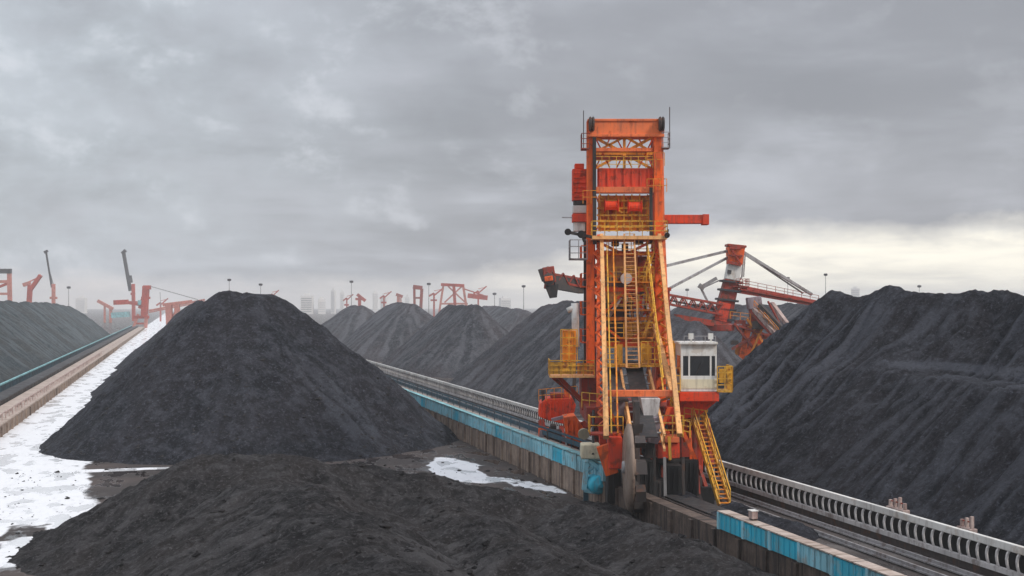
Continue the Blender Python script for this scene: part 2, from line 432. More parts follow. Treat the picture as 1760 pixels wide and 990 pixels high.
pt = np.maximum(pt, 0.9 * ss(1.0 - (((gx - 26.4 + (gy - 93) * 0.25 + wn * 3) / 1.2) ** 2 + ((gy - 93) / 6.0) ** 2), 0.0, 0.35))
silt = ss(1.0 - ((gy - (96.5 - (gx - 7.6) * 1.05) + wn * 5) / 4.0) ** 2, 0, 0.8) * ss(gx, 3, 8)
pt2 = ss(1.0 - (((gx + 6) / 12) ** 2 + ((gy - 110.6 + wn * 2.0 - gx * 0.02) / 1.2) ** 2), 0, 0.6) * 0.75
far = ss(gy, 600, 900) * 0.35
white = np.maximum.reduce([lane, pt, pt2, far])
zz = np.zeros(gx.shape) + 0.05 * wn2 * ss(gy, 500, 200)
nyy, nxx = gx.shape
vs = np.stack([gx, gy, zz], -1).reshape(-1, 3)
idx = np.arange(nxx * nyy).reshape(nyy, nxx)
quads = np.stack([idx[:-1, :-1], idx[:-1, 1:], idx[1:, 1:], idx[1:, :-1]], -1).reshape(-1, 4)
me = bpy.data.meshes.new('ground'); me.from_pydata(vs.tolist(), [], quads.tolist()); me.update()
a = me.attributes.new('bare', 'FLOAT', 'POINT'); a.data.foreach_set('value', white.reshape(-1).astype(np.float32))
a = me.attributes.new('silt', 'FLOAT', 'POINT'); a.data.foreach_set('value', silt.reshape(-1).astype(np.float32))
m, nt, b = new_mat('yard_ground')
tc = N(nt, 'ShaderNodeTexCoord'); v = tc.outputs['Object']
atn = N(nt, 'ShaderNodeAttribute'); atn.attribute_name = 'bare'
n1 = noise(nt, v, 0.7, 8, 0.7); n2 = noise(nt, v, 0.18, 5, 0.6); n3 = noise(nt, coords(nt, (1, 0.35, 1)), 2.2, 6, 0.65)
msk = ramp(nt, math_n(nt, 'ADD', atn.outputs['Fac'], math_n(nt, 'MULTIPLY', math_n(nt, 'SUBTRACT', n1, 0.5), 0.85)), 0.36, 0.68)
mud = mixc(nt, ramp(nt, n2, 0.4, 0.65), (0.034, 0.025, 0.022), (0.066, 0.046, 0.039))
mud = mixc(nt, ramp(nt, n1, 0.5, 0.75, 0, 0.6), mud, (0.10, 0.085, 0.078))
sat = N(nt, 'ShaderNodeAttribute'); sat.attribute_name = 'silt'
mud = mixc(nt, math_n(nt, 'MULTIPLY', sat.outputs['Fac'], ramp(nt, n1, 0.3, 0.6, 0.4, 0.95)), mud, (0.125, 0.108, 0.100))
pale = mixc(nt, ramp(nt, n3, 0.48, 0.78, 0, 0.45), (0.82, 0.82, 0.835), (0.46, 0.46, 0.48))
nt.links.new(mixc(nt, msk, mud, pale), b.inputs['Base Color'])
wet = ramp(nt, noise(nt, coords(nt, (1, 0.45, 1)), 0.5, 4, 0.55), 0.50, 0.58)
nt.links.new(math_n(nt, 'MULTIPLY_ADD', wet, -0.68, 0.78), b.inputs['Roughness'])
bp = N(nt, 'ShaderNodeBump', Strength=0.25, Distance=0.15)
nt.links.new(n1, bp.inputs['Height']); nt.links.new(bp.outputs['Normal'], b.inputs['Normal'])
me.materials.append(m)
g = bpy.data.objects.new('ground', me); COL.objects.link(g); tag(g, kind='structure')

# ------------------------------------------------------------------ right-hand conveyor line (runs along +Y)
Y0, Y1 = 34.0, 760.0
XW = 28.6
def wall_run(ya, yb, mat, label, pitch):
    rw = MB().box(XW, XW + 0.9, ya, yb, -0.2, 1.84)
    y = ya + 0.6
    while y < min(yb, 300) - 0.6:                                      # pilasters
        rw.box(XW - 0.16, XW - 0.002, y, y + 0.45, -0.2, 1.72); y += pitch
    tag(rw.build('retaining_wall', M[mat]), label, 'wall')
wall_run(Y0, 80.8, 'wall_dirty', 'coal stained dark brown wall below the bucket wheel and the near cyan panels', 3.1)
wall_run(80.81, Y1, 'wall', 'paler brown wall running back from the bucket wheel below the far cyan panels', 3.0)

cv = empty('belt_conveyor', (XW, 60, 0))
tag(cv, 'long belt conveyor with cyan side panels running under the orange reclaimer', 'conveyor')
oy = -60.0
GA, GB = 62.0, 80.8                                                     # the panels are taken out where the wheel works
MB().box(0.02, 0.48, Y0 + oy, GA + oy, 1.845, 2.74).build('parapet', M['ledge'], cv)
MB().box(0.02, 1.0, GB + oy, Y1 + oy, 1.845, 3.02).build('parapet', M['ledge'], cv)
ys = [GA - 3.0 * (k + 1) for k in range(9)] + [GB + 3.0 * k for k in range(60)]
for k, y in enumerate(ys):                                             # cyan sheets between posts
    y += oy
    pm = MB().box(-0.10, -0.03, y + 0.10, y + 2.90, 1.86, 2.94 if k >= 9 else 2.72)
    for j in range(5):
        pm.box(-0.145, -0.102, y + 0.35 + j * 0.55, y + 0.43 + j * 0.55, 1.90, 2.68)
    pm.build('side_panel', M['cyan'] if k < 9 and k not in (3, 5, 8) or k % 6 == 0 else M['pale_cyan'], cv)
    yp = y + (2.9 if k < 9 else 0)
    MB().box(-0.19, 0.015, yp - 0.12, yp + 0.12, 1.85, 3.06 if k >= 9 else 2.775).build('panel_post', M['pale_cyan'], cv)
MB().box(-0.10, -0.03, GB + 180 + oy, Y1 + oy, 1.86, 2.94).build('side_panel', M['pale_cyan'], cv)
MB().box(-0.18, 0.52, Y0 + oy, GA + oy, 2.78, 2.84).build('coping', M['ledge'], cv)
MB().box(-0.22, 0.30, GB + oy, Y1 + oy, 3.065, 3.14).build('coping', M['teal'], cv)
tr = MB()
for k in range(60):
    p = (0.85, GB + 1 + k * 3 + oy, 3.02); tr.bar(p, (p[0], p[1], 3.9), 0.07)
tr.bar((0.85, GB + oy, 3.85), (0.85, Y1 + oy, 3.85), 0.10, 0.16); tr.bar((0.85, GB + oy, 3.45), (0.85, Y1 + oy, 3.45), 0.14, 0.34)
tr.build('handrail', M['navy'], cv)
MB().box(3.0, 4.7, Y0 + oy, Y1 + oy, 1.15, 1.23).build('belt', M['rubber'], cv)
bf = MB()
for xx in (2.75, 4.75):
    bf.box(xx, xx + 0.18, Y0 + oy, Y1 + oy, 0.85, 1.14)
for k in range(60):
    y = Y0 + k * 3 + oy; bf.box(2.76, 2.92, y, y + 0.14, 0.0, 0.848); bf.box(4.76, 4.92, y, y + 0.14, 0.0, 0.848)
bf.build('frame', M['dark'], cv)

for xx, lab in ((37.6, 'rusty crane rail nearer the cyan panels'), (39.3, 'rusty crane rail nearer the slatted white guard rail')):
    rb = MB().box(xx - 0.05, xx + 0.05, Y0, Y1, 0.155, 0.33)
    rb.box(xx - 0.16, xx + 0.16, Y0, Y1, 0.06, 0.15)
    tag(rb.build('crane_rail', M['grey']), lab, 'rail', 'crane rails')
# slatted guard rail: white top band, curved slats, lower band
gr = empty('guard_rail', (40.55, 60, 0))
tag(gr, 'long white guard rail with black slots at the foot of the steep coal bank', 'guard rail')
MB().box(-0.10, 0.16, Y0 + oy, Y1 + oy, 1.62, 2.02).build('top_band', M['white'], gr, bevel=0.03)
MB().box(-0.12, 0.14, Y0 + oy, Y1 + oy, 0.40, 0.66).build('lower_band', M['pale_grey'], gr)
MB().box(-0.06, 0.10, Y0 + oy, Y1 + oy, -0.1, 0.398).build('kerb', M['dark'], gr)
MB().box(0.42, 0.48, Y0 + oy, Y1 + oy, 0.0, 1.60).build('back_sheet', M['pit'], gr)
def slat(mb, y):
    pts = [(-0.02, 0.66), (-0.11, 0.95), (-0.14, 1.2), (-0.10, 1.45), (0.02, 1.62)]
    for (xa, za), (xb, zb) in zip(pts[:-1], pts[1:]):
        mb.bar((xa, y, za), (xb, y, zb), 0.13, 0.09, up=(1, 0, 0))
    return mb
proto = slat(MB(), 0.0).build('slat', M['pale_grey'], gr)
proto.location = (0, 48 + oy, 0)
for k in range(1, 100):
    c = proto.copy(); COL.objects.link(c); c.parent = gr; c.location = (0, 48 + k * 0.80 + oy, 0)
rest = MB()
for k in range(100, 420): slat(rest, 48 + k * 0.80 + oy)
tag(rest.build('slat_row', M['pale_grey'], gr), kind='stuff')

# small masonry piers behind the guard rail
for (u, v0, dd, w, lab, n) in ((1543, 862, 70.2, 1.15, 'squat pink masonry pier behind the guard rail with four thin posts', 3), (1662, 893, 64.8, 0.75, 'slim pink masonry pier behind the guard rail near the right edge', 2)):
    X = 41.75; d = dd; xc = (u - 880) * d / F
    # place on the line X = 41.75
    y = (X / ((u - 303) * math.cos(TH) / F) - X * math.sin(TH)) / math.cos(TH)
    e = empty('masonry_pier', (X, y, 0)); tag(e, lab, 'pier'); e.scale = (0.8, 0.8, 0.93)
    MB().box(-0.3, 0.3, -w, w, -0.1, 2.0).build('footing', M['block'], e, bevel=0.03)
    for j in range(n + 1):
        yy = -w + 0.10 + j * (2 * w - 0.4) / n
        MB().box(-0.12, 0.12, yy, yy + 0.2, 2.002, 2.42 + 0.3 * ((j * 2 + n) % 3) / 2).build('post', M['block'], e, bevel=0.03)
    MB().bar((0, -w + 0.2, 2.36), (0, w - 0.2, 2.36), 0.07).build('tie_rod', M['deep_red'], e)
# junction box on the walkway
e = empty('junction_box', at(1299, 893, 64.8).to_3d()); e.location = (28.95, (28.95 / ((1299 - 303) * math.cos(TH) / F) - 28.95 * math.sin(TH)) / math.cos(TH) + 0.3, 2.855); e.scale = (0.55, 0.55, 0.55)
tag(e, 'small pinkish junction box standing on the pale walkway right of the yellow stair', 'box')
MB().box(-0.3, 0.3, -0.4, 0.4, 0.12, 0.85).build('casing', M['block'], e, bevel=0.04)
MB().box(-0.36, 0.36, -0.46, 0.46, 0.852, 0.92).build('lid', M['white'], e)
for sx in (-0.2, 0.2): MB().box(sx - 0.05, sx + 0.05, -0.3, 0.3, 0, 0.118).build('foot', M['dark'], e)

# cyan pulley unit on the wall head, left of the bucket wheel
e = empty('pulley_unit', W((1020 - 880) * 86.5 / F, 86.5, 0)); e.rotation_euler = (0, 0, -TH)
tag(e, 'cyan drive pulley unit hanging on the wall head left of the bucket wheel', 'pulley')
def LP(u, v, d=86.5): return ((u - 1020) * d / F, d - 86.5, H - (v - HOR) * d / F)
p = LP(1024, 832); MB().lathe(p, (0.35, -1, 0), [(-0.9, 0.42), (-0.75, 0.62), (0.55, 0.66), (0.72, 0.5), (0.74, 0.16), (0.95, 0.16)], 20).build('drum', M['cyan'], e, smooth=True)
MB().bar(LP(1008, 795), LP(1004, 842), 0.34, 0.5).bar(LP(1004, 842), LP(1026, 846), 0.3).build('bracket', M['pale_cyan'], e, bevel=0.03)
MB().tube(LP(1012, 790), LP(1036, 812), 0.2).tube(LP(1006, 812), LP(1020, 800), 0.17).build('pipe', M['pale_cyan'], e, smooth=True)
MB().box(LP(998, 785)[0], LP(1031, 785)[0], -0.5, 0.9, LP(0, 788)[2], LP(0, 762)[2]).build('motor_cover', M['ivory'], e, bevel=0.12)
MB().box(LP(1003, 785)[0], LP(1012, 785)[0], 0.1, 0.5, 0, LP(0, 842)[2]).build('support', M['navy'], e)

# ------------------------------------------------------------------ left-hand conveyor line
XL = -18.0
lw = MB().box(XL - 0.6, XL, 95, 760, -0.2, 1.15)
for k in range(70):
    y = 96 + k * 4.5; lw.box(XL + 0.002, XL + 0.14, y, y + 0.5, -0.2, 1.08)
tag(lw.build('retaining_wall', M['wall']), 'brown concrete wall along the pale lane left of the tall pile', 'wall')
lc = empty('belt_conveyor', (XL, 130, 0)); tag(lc, 'long dark belt conveyor with a teal top rail at the left edge', 'conveyor')
oL = -130
MB().box(-3.4, -0.02, 95 + oL, 760 + oL, 1.152, 1.32).build('walkway', M['ledge'], lc)
ps = MB()
for k in range(80):
    y = 98 + k * 3 + oL; ps.bar((-0.5, y, 1.32), (-0.5, y, 2.1), 0.12)
    if k % 3: ps.box(-1.5, -1.15, y + 0.4, y + 2.2, 1.325, 1.58)
ps.bar((-0.5, 95 + oL, 2.08), (-0.5, 760 + oL, 2.08), 0.08)
ps.build('handrail', M['block'], lc)
MB().box(-5.6, -3.8, 95 + oL, 760 + oL, 1.75, 1.84).build('belt', M['rubber'], lc)
fr = MB().box(-3.78, -3.6, 95 + oL, 760 + oL, 0.9, 1.82)
fr.box(-5.8, -5.62, 95 + oL, 760 + oL, 0.9, 1.82)
for k in range(70):
    y = 95 + k * 4 + oL; fr.box(-3.775, -3.605, y, y + 0.2, 0, 0.898); fr.box(-5.795, -5.625, y, y + 0.2, 0, 0.898)
fr.build('frame', M['black'], lc)
tp = MB().box(-7.05, -6.75, 95 + oL, 760 + oL, 2.22, 2.5)
tp.build('top_rail', M['teal'], lc, bevel=0.04)
MB().box(-7.02, -6.9, 95 + oL, 760 + oL, 0.02, 2.215).build('side_sheet', M['navy'], lc)

# ------------------------------------------------------------------ the bucket wheel reclaimer
D0 = 92.0; XC0 = 9.2
mc = empty('bucket_wheel_reclaimer', W(XC0, D0, 0), -TH)
tag(mc, 'tall orange and yellow bucket wheel reclaimer with a white operator cab, straddling the cyan conveyor', 'reclaimer')
def L(u, v, d): return Vector(((u - 880) * d / F - XC0, d - D0, H - (v - HOR) * d / F))
def bx(mb, u0, u1, v0, v1, d0, d1):
    """box whose front face spans the given outline at distance d0 and reaches back to d1"""
    a = L(u0, v1, d0); b = L(u1, v0, d0)
    return mb.box(a.x, b.x, d0 - D0, d1 - D0, a.z, b.z)
P = lambda name, mb, mat, par=mc, **k: mb.build(name, M[mat], par, **k)

rj0 = random.Random(12)
# mast: four legs, head beam, bracing
for (u0, v0, u1, v1, d, w, mat) in ((1014, 208, 1015, 715, 95, 0.52, 'orange'), (1129, 208, 1136, 715, 95, 0.60, 'orange'),
                                    (1016, 215, 1018, 715, 99.4, 0.5, 'deep_red'), (1124, 215, 1128, 715, 99.4, 0.5, 'deep_red')):
    P('mast_leg', MB().bar(L(u0, v0, d), L(u1, v1, d), w, 0.62, w * 1.25, 0.75), mat, bevel=0.03)
hb = bx(MB(), 1013, 1139, 205, 233, 94.5, 96.0); bx(hb, 1010, 1142, 204, 208, 94.4, 96.1); bx(hb, 1010, 1142, 230, 235, 94.4, 96.1)
P('head_beam', hb, 'salmon', bevel=0.03)
P('head_beam', bx(MB(), 1013, 1128, 208, 228, 98.8, 100), 'red')
for u in (1012, 1132):
    P('head_side_beam', bx(MB(), u, u + 10, 210, 228, 96.1, 98.8), 'deep_red')
    P('sheave', MB().lathe(L(u + 5, 213, 94.2), (1, 0, 0), [(-0.2, 0.5), (-0.1, 0.58), (0, 0.46), (0.1, 0.58), (0.2, 0.5)], 18), 'dark')
br = MB()
for (a, b) in (((1022, 236), (1072, 262)), ((1072, 236), (1022, 262)), ((1076, 236), (1122, 262)), ((1122, 236), (1076, 262))):
    br.bar(L(*a, 95), L(*b, 95), 0.17)
br.bar(L(1073, 233, 95), L(1073, 290, 95), 0.2)
for a, b in (((1022, 236), (1120, 290)), ((1120, 236), (1022, 290))): br.bar(L(*a, 99.4), L(*b, 99.4), 0.2)
P('bracing', br, 'amber')
for (v0, v1, mat, d0, d1) in ((254, 260, 'salmon', 94.8, 95.6), (268, 274, 'deep_red', 94.9, 95.4), (262, 266, 'amber', 99.0, 99.8)):
    P('cross_beam', bx(MB(), 1022, 1122, v0, v1, d0, d1), mat)
pn = bx(MB(), 1027, 1122, 289, 321, 95.1, 95.5)
for k in range(7): bx(pn, 1030 + k * 14, 1033 + k * 14, 290, 320, 94.98, 95.09)
P('cladding', pn, 'red')
P('cross_beam', bx(MB(), 1022, 1124, 321, 331, 94.6, 95.6), 'salmon', bevel=0.02)
pn = bx(MB(), 1028, 1116, 336, 396, 95.9, 96.1)
P('machinery_screen', pn, 'amber')
gr_ = MB()
for k in range(7): gr_.bar(L(1032 + k * 13.5, 334, 95.5), L(1032 + k * 13.5, 398, 95.5), 0.10)
for v in (345, 358, 370, 380, 390): gr_.bar(L(1026, v, 95.4), L(1118, v, 95.4), 0.13)
gr_.bar(L(1030, 336, 95.3), L(1070, 366, 95.3), 0.12).bar(L(1116, 336, 95.3), L(1076, 366, 95.3), 0.12)
P('screen_frame', gr_, 'yellow')
for (u0, u1, v0, v1) in ((1040, 1062, 342, 364), (1078, 1104, 344, 366)):
    P('winch', MB().lathe(L((u0 + u1) / 2, (v0 + v1) / 2, 95.2), (1, 0, 0), [(-0.55, 0.45), (-0.5, 0.55), (-0.45, 0.36), (0.45, 0.36), (0.5, 0.55), (0.55, 0.45)], 16), 'red')
# upper platform at 400
up = bx(MB(), 1018, 1147, 405, 411, 93.0, 97.5)
P('upper_platform', up, 'cream')
a0 = L(1018, 405, 93.0); b0 = L(1147, 405, 93.0)
P('platform_rail', MB().rail([(a0.x, a0.y + 4.2, a0.z), a0, b0, (b0.x, b0.y + 4.2, b0.z)], 1.1, 0.9, 0.035), 'yellow')
ua = MB().bar(L(1020, 408, 93.6), L(976, 399, 93.2), 0.22)
ua.bar(L(1000, 404, 93.4), L(1004, 416, 93.4), 0.16)
la = P('lamp_arm', ua, 'black'); P('floodlight', MB().lathe(L(976, 398, 93.1), (0, -1, -0.4), [(-0.25, 0.14), (0, 0.25), (0.12, 0.26)], 12), 'black', la)
P('floodlight', MB().lathe(L(999, 402, 93.1), (0, -1, -0.4), [(-0.2, 0.16), (0, 0.28), (0.16, 0.3)], 12), 'black', la)
la = P('lamp_arm', MB().bar(L(1138, 409, 93.4), L(1146, 406, 93.2), 0.16).bar(L(1146, 407, 93.2), L(1148, 394, 93.2), 0.14), 'black')
P('floodlight', MB().lathe(L(1146, 404, 93.0), (0.3, -1, -0.4), [(-0.2, 0.10), (0, 0.20), (0.10, 0.22)], 12), 'black', la)
# left cabinet stack
dh = bx(MB(), 984, 1008, 290, 344, 95.9, 97.2)
bx(dh, 988, 1004, 281, 289.8, 96.0, 97.0)
for k in range(6): bx(dh, 986, 1006, 296 + k * 8, 299 + k * 8, 95.82, 95.89)
P('winch_housing', dh, 'red', bevel=0.05)
P('collar', MB().lathe(L(996, 349, 96.5), (0, 0, 1), [(-0.16, 0.5), (0.16, 0.5)], 16), 'dark')
P('electrical_box', bx(MB(), 985, 1008, 353, 366, 96, 97.2), 'white', bevel=0.03)
P('winch_box', bx(MB(), 984, 1009, 367, 381, 95.8, 97.2), 'red', bevel=0.03)
P('electrical_box', bx(MB(), 986, 1006, 382, 397, 96, 97.2), 'white', bevel=0.03)
P('antenna', MB().bar(L(966, 374, 96), L(986, 374, 96), 0.07), 'grey')
a0 = L(980, 446, 94.5)
bk = MB().box(a0.x, a0.x + 1.3, a0.y, a0.y + 2, a0.z, a0.z + 0.1).rail([(a0.x + 1.3, a0.y, a0.z), a0, (a0.x, a0.y + 2, a0.z)], 1.5, 0.6, 0.035)
P('side_basket', bk, 'grey')
# right boom arm
ra = bx(MB(), 1131, 1213, 369, 384, 95.4, 96.2); bx(ra, 1208, 1219, 368, 386, 95.3, 96.3)
P('davit_arm', ra, 'red', bevel=0.03)
P('davit_arm', bx(MB(), 984, 1010, 370, 379, 97.3, 98.0), 'red')
for (u, v0, v1) in ((1003, 190, 256), (1151, 184, 252)):
    P('antenna', MB().bar(L(u, v0, 95), L(u, v1, 95), 0.06), 'dark')
a0 = L(1138, 254, 94.5)
P('side_basket', MB().box(a0.x, a0.x + 0.62, a0.y, a0.y + 1.2, a0.z, a0.z + 0.08).rail([a0, (a0.x + 0.6, a0.y, a0.z), (a0.x + 0.6, a0.y + 1.2, a0.z)], 1.2, 0.5, 0.03), 'grey')
a0 = L(1000, 256, 94.5)
P('side_basket', MB().box(a0.x, a0.x + 0.6, a0.y, a0.y + 1.2, a0.z, a0.z + 0.08).rail([(a0.x, a0.y + 1.2, a0.z), a0, (a0.x + 0.6, a0.y, a0.z)], 1.2, 0.5, 0.03), 'deep_red')
# middle of the mast: cross beams, equipment, bracing
for (u0, u1, v0, v1, d0, d1, mat) in ((1022, 1124, 432, 439, 94.7, 95.5, 'orange'), (1022, 1126, 494, 501, 94.7, 95.5, 'orange'), (1024, 1128, 545, 551, 94.7, 95.5, 'amber'),
                                      (1022, 1126, 464, 471, 99, 99.8, 'red'), (1022, 1126, 518, 526, 99, 99.8, 'red'), (1022, 1128, 588, 595, 94.6, 95.6, 'orange')):
    P('cross_beam', bx(MB(), u0, u1, v0, v1, d0, d1), mat)
br = MB()
for a, b in (((1022, 440), (1072, 494)), ((1124, 440), (1074, 494)), ((1026, 552), (1072, 502)), ((1126, 552), (1076, 502)), ((1026, 552), (1074, 588)), ((1128, 552), (1078, 588))):
    br.bar(L(*a, 95.1), L(*b, 95.1), 0.2)
P('bracing', br, 'orange')
br = MB()
for a, b in (((1020, 412), (1126, 464)), ((1126, 412), (1020, 464)), ((1020, 472), (1126, 518)), ((1126, 472), (1020, 518)), ((1020, 528), (1126, 590)), ((1126, 528), (1020, 590))):
    br.bar(L(*a, 99.4), L(*b, 99.4), 0.22)
P('bracing', br, 'deep_red')
for v, x in ((440, 0), (500, 1), (560, 0)):                              # side frames
    for u in (1015, 1131):
        P('side_brace', MB().bar(L(u, v, 95.3), L(u + 2, v + 52, 99.2), 0.22).bar(L(u, v, 95.3), L(u, v, 99.2), 0.26), 'red')
P('equipment_housing', bx(MB(), 1042, 1072, 530, 586, 96.0, 98.6), 'dark', bevel=0.05)
P('equipment_housing', bx(MB(), 1080, 1116, 560, 590, 96.0, 98.6), 'dark', bevel=0.05)
P('equipment_housing', bx(MB(), 1042, 1068, 466, 492, 96.0, 98.4), 'mauve', bevel=0.05)
P('equipment_housing', bx(MB(), 1088, 1114, 440, 462, 96.4, 98.4), 'deep_red', bevel=0.05)
P('counterweight', bx(MB(), 1030, 1122, 500, 530, 101, 104), 'deep_red')
P('floodlight', MB().lathe(L(1076, 478, 94), (0, -1, -0.2), [(-0.3, 0.2), (0, 0.42), (0.2, 0.45)], 14), 'white')
P('cable_drum', MB().lathe(L(1070, 486, 95.2), (0, 1, 0), [(-0.3, 0.45), (0.3, 0.45)], 18), 'dark')
P('hydraulic_ram', MB().tube(L(1046, 545, 95), L(1068, 512, 95.2), 0.14, 0.09), 'pale_grey')
P('hydraulic_ram', MB().tube(L(1100, 556, 95), L(1108, 506, 95.2), 0.14, 0.09), 'pale_grey')
# lacing between the stays and the legs, handrails up both sides
lc_ = MB()
for k in range(14):
    t = k / 14.0; u0 = 1021 + 8 * t; v0 = 412 + 320 * t; u1 = 1034 + 7 * t
    lc_.bar(L(u0, v0, 95 - 8 * t), L(u1, v0 + 12, 94 - 11 * t), 0.13).bar(L(u1, v0 + 12, 94 - 11 * t), L(u0, v0 + 23, 95 - 8 * t), 0.13)
P('lacing', lc_, 'orange')
lc_ = MB()
for k in range(12):
    t = k / 12.0; u0 = 1129 + 5 * t; v0 = 420 + 270 * t; u1 = 1137 + 27 * t
    lc_.bar(L(u0, v0, 95), L(u1, v0 + 11, 94 - 10 * t), 0.14).bar(L(u1, v0 + 11, 94 - 10 * t), L(u0, v0 + 22, 95), 0.14)
P('lacing', lc_, 'amber')
for du, mm in ((9, 'yellow'), (20, 'amber')):
    sr = MB(); A_ = L(1034 + du, 430, 94); B_ = L(1042 + du, 745, 81)
    sr.bar(A_, B_, 0.10)
    for k in range(22): q = A_.lerp(B_, k / 22); sr.bar(q, q + Vector((0, 0, 0.9)), 0.05)
    sr.bar(A_ + Vector((0, 0, 0.9)), B_ + Vector((0, 0, 0.9)), 0.07)
    P('stair_rail', sr, mm)
sr = MB(); A_ = L(1112, 430, 94); B_ = L(1140, 672, 84)
sr.bar(A_, B_, 0.10)
for k in range(20): q = A_.lerp(B_, k / 20); sr.bar(q, q + Vector((0, 0, 0.9)), 0.05)
sr.bar(A_ + Vector((0, 0, 0.9)), B_ + Vector((0, 0, 0.9)), 0.07); P('stair_rail', sr, 'yellow')
sr = MB().rail([L(1152, 700, 87), L(1168, 748, 85), L(1186, 752, 85)], 1.1, 0.5, 0.045, 2).rail([L(1176, 730, 87), L(1214, 735, 87)], 1.2, 0.5, 0.045, 2).rail([L(1000, 700, 91), L(1040, 704, 90)], 1.1, 0.6, 0.04, 1)
P('platform_rail', sr, 'yellow')
for (v, u0, u1) in ((350, 1002, 1030), (285, 1112, 1142), (330, 1112, 1146)):
    P('platform_rail', MB().rail([L(u0, v, 94.4), L(u1, v, 94.4)], 1.0, 0.5, 0.03, 1), 'amber')
for k in range(8):
    u = 1020 + k * 20; P('hose', MB().tube(L(u, 706, 89), L(u + rj0.uniform(-14, 14), 775 + rj0.uniform(-20, 20), 86), 0.10), ['black', 'dark', 'deep_red', 'amber'][k % 4])
# landings with yellow rails at each level and zigzag stairs between them
lv = [436, 484, 532, 580]
for i, v in enumerate(lv):
    a_ = L(1046, v, 94.0); b_ = L(1124, v, 94.0)
    P('landing', MB().box(a_.x, b_.x, a_.y, a_.y + 0.9, a_.z - 0.08, a_.z), 'amber')
    P('landing_rail', MB().rail([a_, b_], 1.1, 0.55, 0.032, 2), 'yellow')
    a_ = L(1000, v + 8, 95.5); b_ = L(1013, v + 8, 95.5)
    P('landing', MB().box(a_.x, b_.x, a_.y, a_.y + 2.5, a_.z - 0.08, a_.z).rail([(a_.x, a_.y + 2.5, a_.z), a_, b_], 1.0, 0.6, 0.03, 1), 'orange')
    if i < 3:
        p_, q_ = (L(1106, v, 94.5), L(1122, lv[i + 1], 94.5)) if i % 2 else (L(1122, v, 94.5), L(1106, lv[i + 1], 94.5))
        zs = MB().bar(p_, q_, 0.08, 0.22)
        for k in range(9): r_ = p_.lerp(q_, k / 9); zs.box(r_.x - 0.35, r_.x + 0.35, r_.y, r_.y + 0.7, r_.z - 0.03, r_.z + 0.02)
        zs.bar(p_ + Vector((0, 0, 0.9)), q_ + Vector((0, 0, 0.9)), 0.05)
        P('zigzag_stair', zs, 'yellow')
for (v0, v1) in ((238, 288), (336, 398)):
    P('lattice', MB().bar(L(1024, v0, 96.5), L(1048, v1, 96.5), 0.1).bar(L(1048, v0, 96.5), L(1024, v1, 96.5), 0.1).bar(L(1098, v0, 96.5), L(1122, v1, 96.5), 0.1).bar(L(1122, v0, 96.5), L(1098, v1, 96.5), 0.1).bar(L(1060, v0, 97), L(1086, v1, 97), 0.1).bar(L(1086, v0, 97), L(1060, v1, 97), 0.1), 'orange')
P('platform_rail', MB().rail([L(1022, 289, 94.8), L(1122, 289, 94.8)], 0.9, 0.55, 0.03, 2), 'yellow')
# clutter inside the mast: painted leg shade and lit edge, pipes, grating, boxes
P('cable_tray', MB().bar(L(1021.5, 236, 94.5), L(1022, 420, 94.5), 0.26, 0.2), 'black')  # dark strips painted as the shaded sides of the legs
P('cable_tray', MB().bar(L(1119, 322, 94.6), L(1119, 420, 94.6), 0.24, 0.2), 'black')
P('cable_tray', MB().bar(L(1006, 300, 96.6), L(1007, 690, 96.6), 0.3, 0.25), 'dark')
P('mast_edge', MB().bar(L(1137.5, 236, 95.0), L(1144, 640, 94.6), 0.2, 0.3), 'salmon')  # paler strip painted as the sunlit edge of the right leg
rj = random.Random(3)
for v in (448, 476, 484, 510, 538, 570, 579):
    u0 = 1024 + rj.random() * 20; u1 = u0 + 40 + rj.random() * 50
    P('grating', MB().bar(L(u0, v, 95.6 + rj.random() * 2), L(min(u1, 1122), v + rj.uniform(-2, 2), 96), 0.14, 1.6), ['cream', 'amber', 'dark', 'yellow'][rj.randrange(4)])
for k in range(22):
    u = rj.uniform(1040, 1116); v = rj.uniform(442, 582); hgt = rj.uniform(5, 16); wd_ = rj.uniform(4, 14); d = rj.uniform(96, 99)
    P('equipment_box', bx(MB(), u, min(u + wd_, 1122), v, v + hgt, d, d + 0.8), ['dark', 'mauve', 'deep_red', 'red', 'pale_grey', 'orange', 'black'][rj.randrange(7)], bevel=0.03)
for k in range(9):
    u = rj.uniform(1038, 1118); v = rj.uniform(436, 540); P('pipe', MB().tube(L(u, v, 96 + rj.random()), L(u + rj.uniform(-6, 6), v + rj.uniform(25, 60), 96.5), 0.09), ['dark', 'amber', 'cream', 'deep_red'][k % 4])
pr = MB()
for v in (478, 540): pr.rail([L(1026, v + 16, 94.9), L(1122, v + 16, 94.9)], 0.95, 0.9, 0.03, 1)
P('platform_rail', pr, 'yellow')
for k in range(10):
    u = 1030 + k * 9.2 + rj.uniform(-2, 2); P('equipment_box', bx(MB(), u, u + rj.uniform(4, 8), 340 + rj.uniform(0, 22), 352 + rj.uniform(0, 34), 95.6, 95.88), ['amber', 'yellow', 'red', 'deep_red', 'orange'][rj.randrange(5)], bevel=0.02)
for (u, v, w_, h_) in ((1052, 414, 12, 9), (1090, 412, 16, 8), (1070, 418, 10, 14), (1026, 414, 9, 12)):
    P('equipment_box', bx(MB(), u, u + w_, v, v + h_, 94.6, 95.4), 'dark', bevel=0.03)
for (u0, v0, u1, v1) in ((1180, 690, 1178, 760), (1206, 690, 1214, 760), (1160, 700, 1166, 790), (1150, 690, 1152, 760), (1032, 700, 1060, 760)):
    P('lower_brace', MB().bar(L(u0, v0, 88.6), L(u1, v1, 88.2), 0.3), 'deep_red' if u0 % 4 else 'orange')
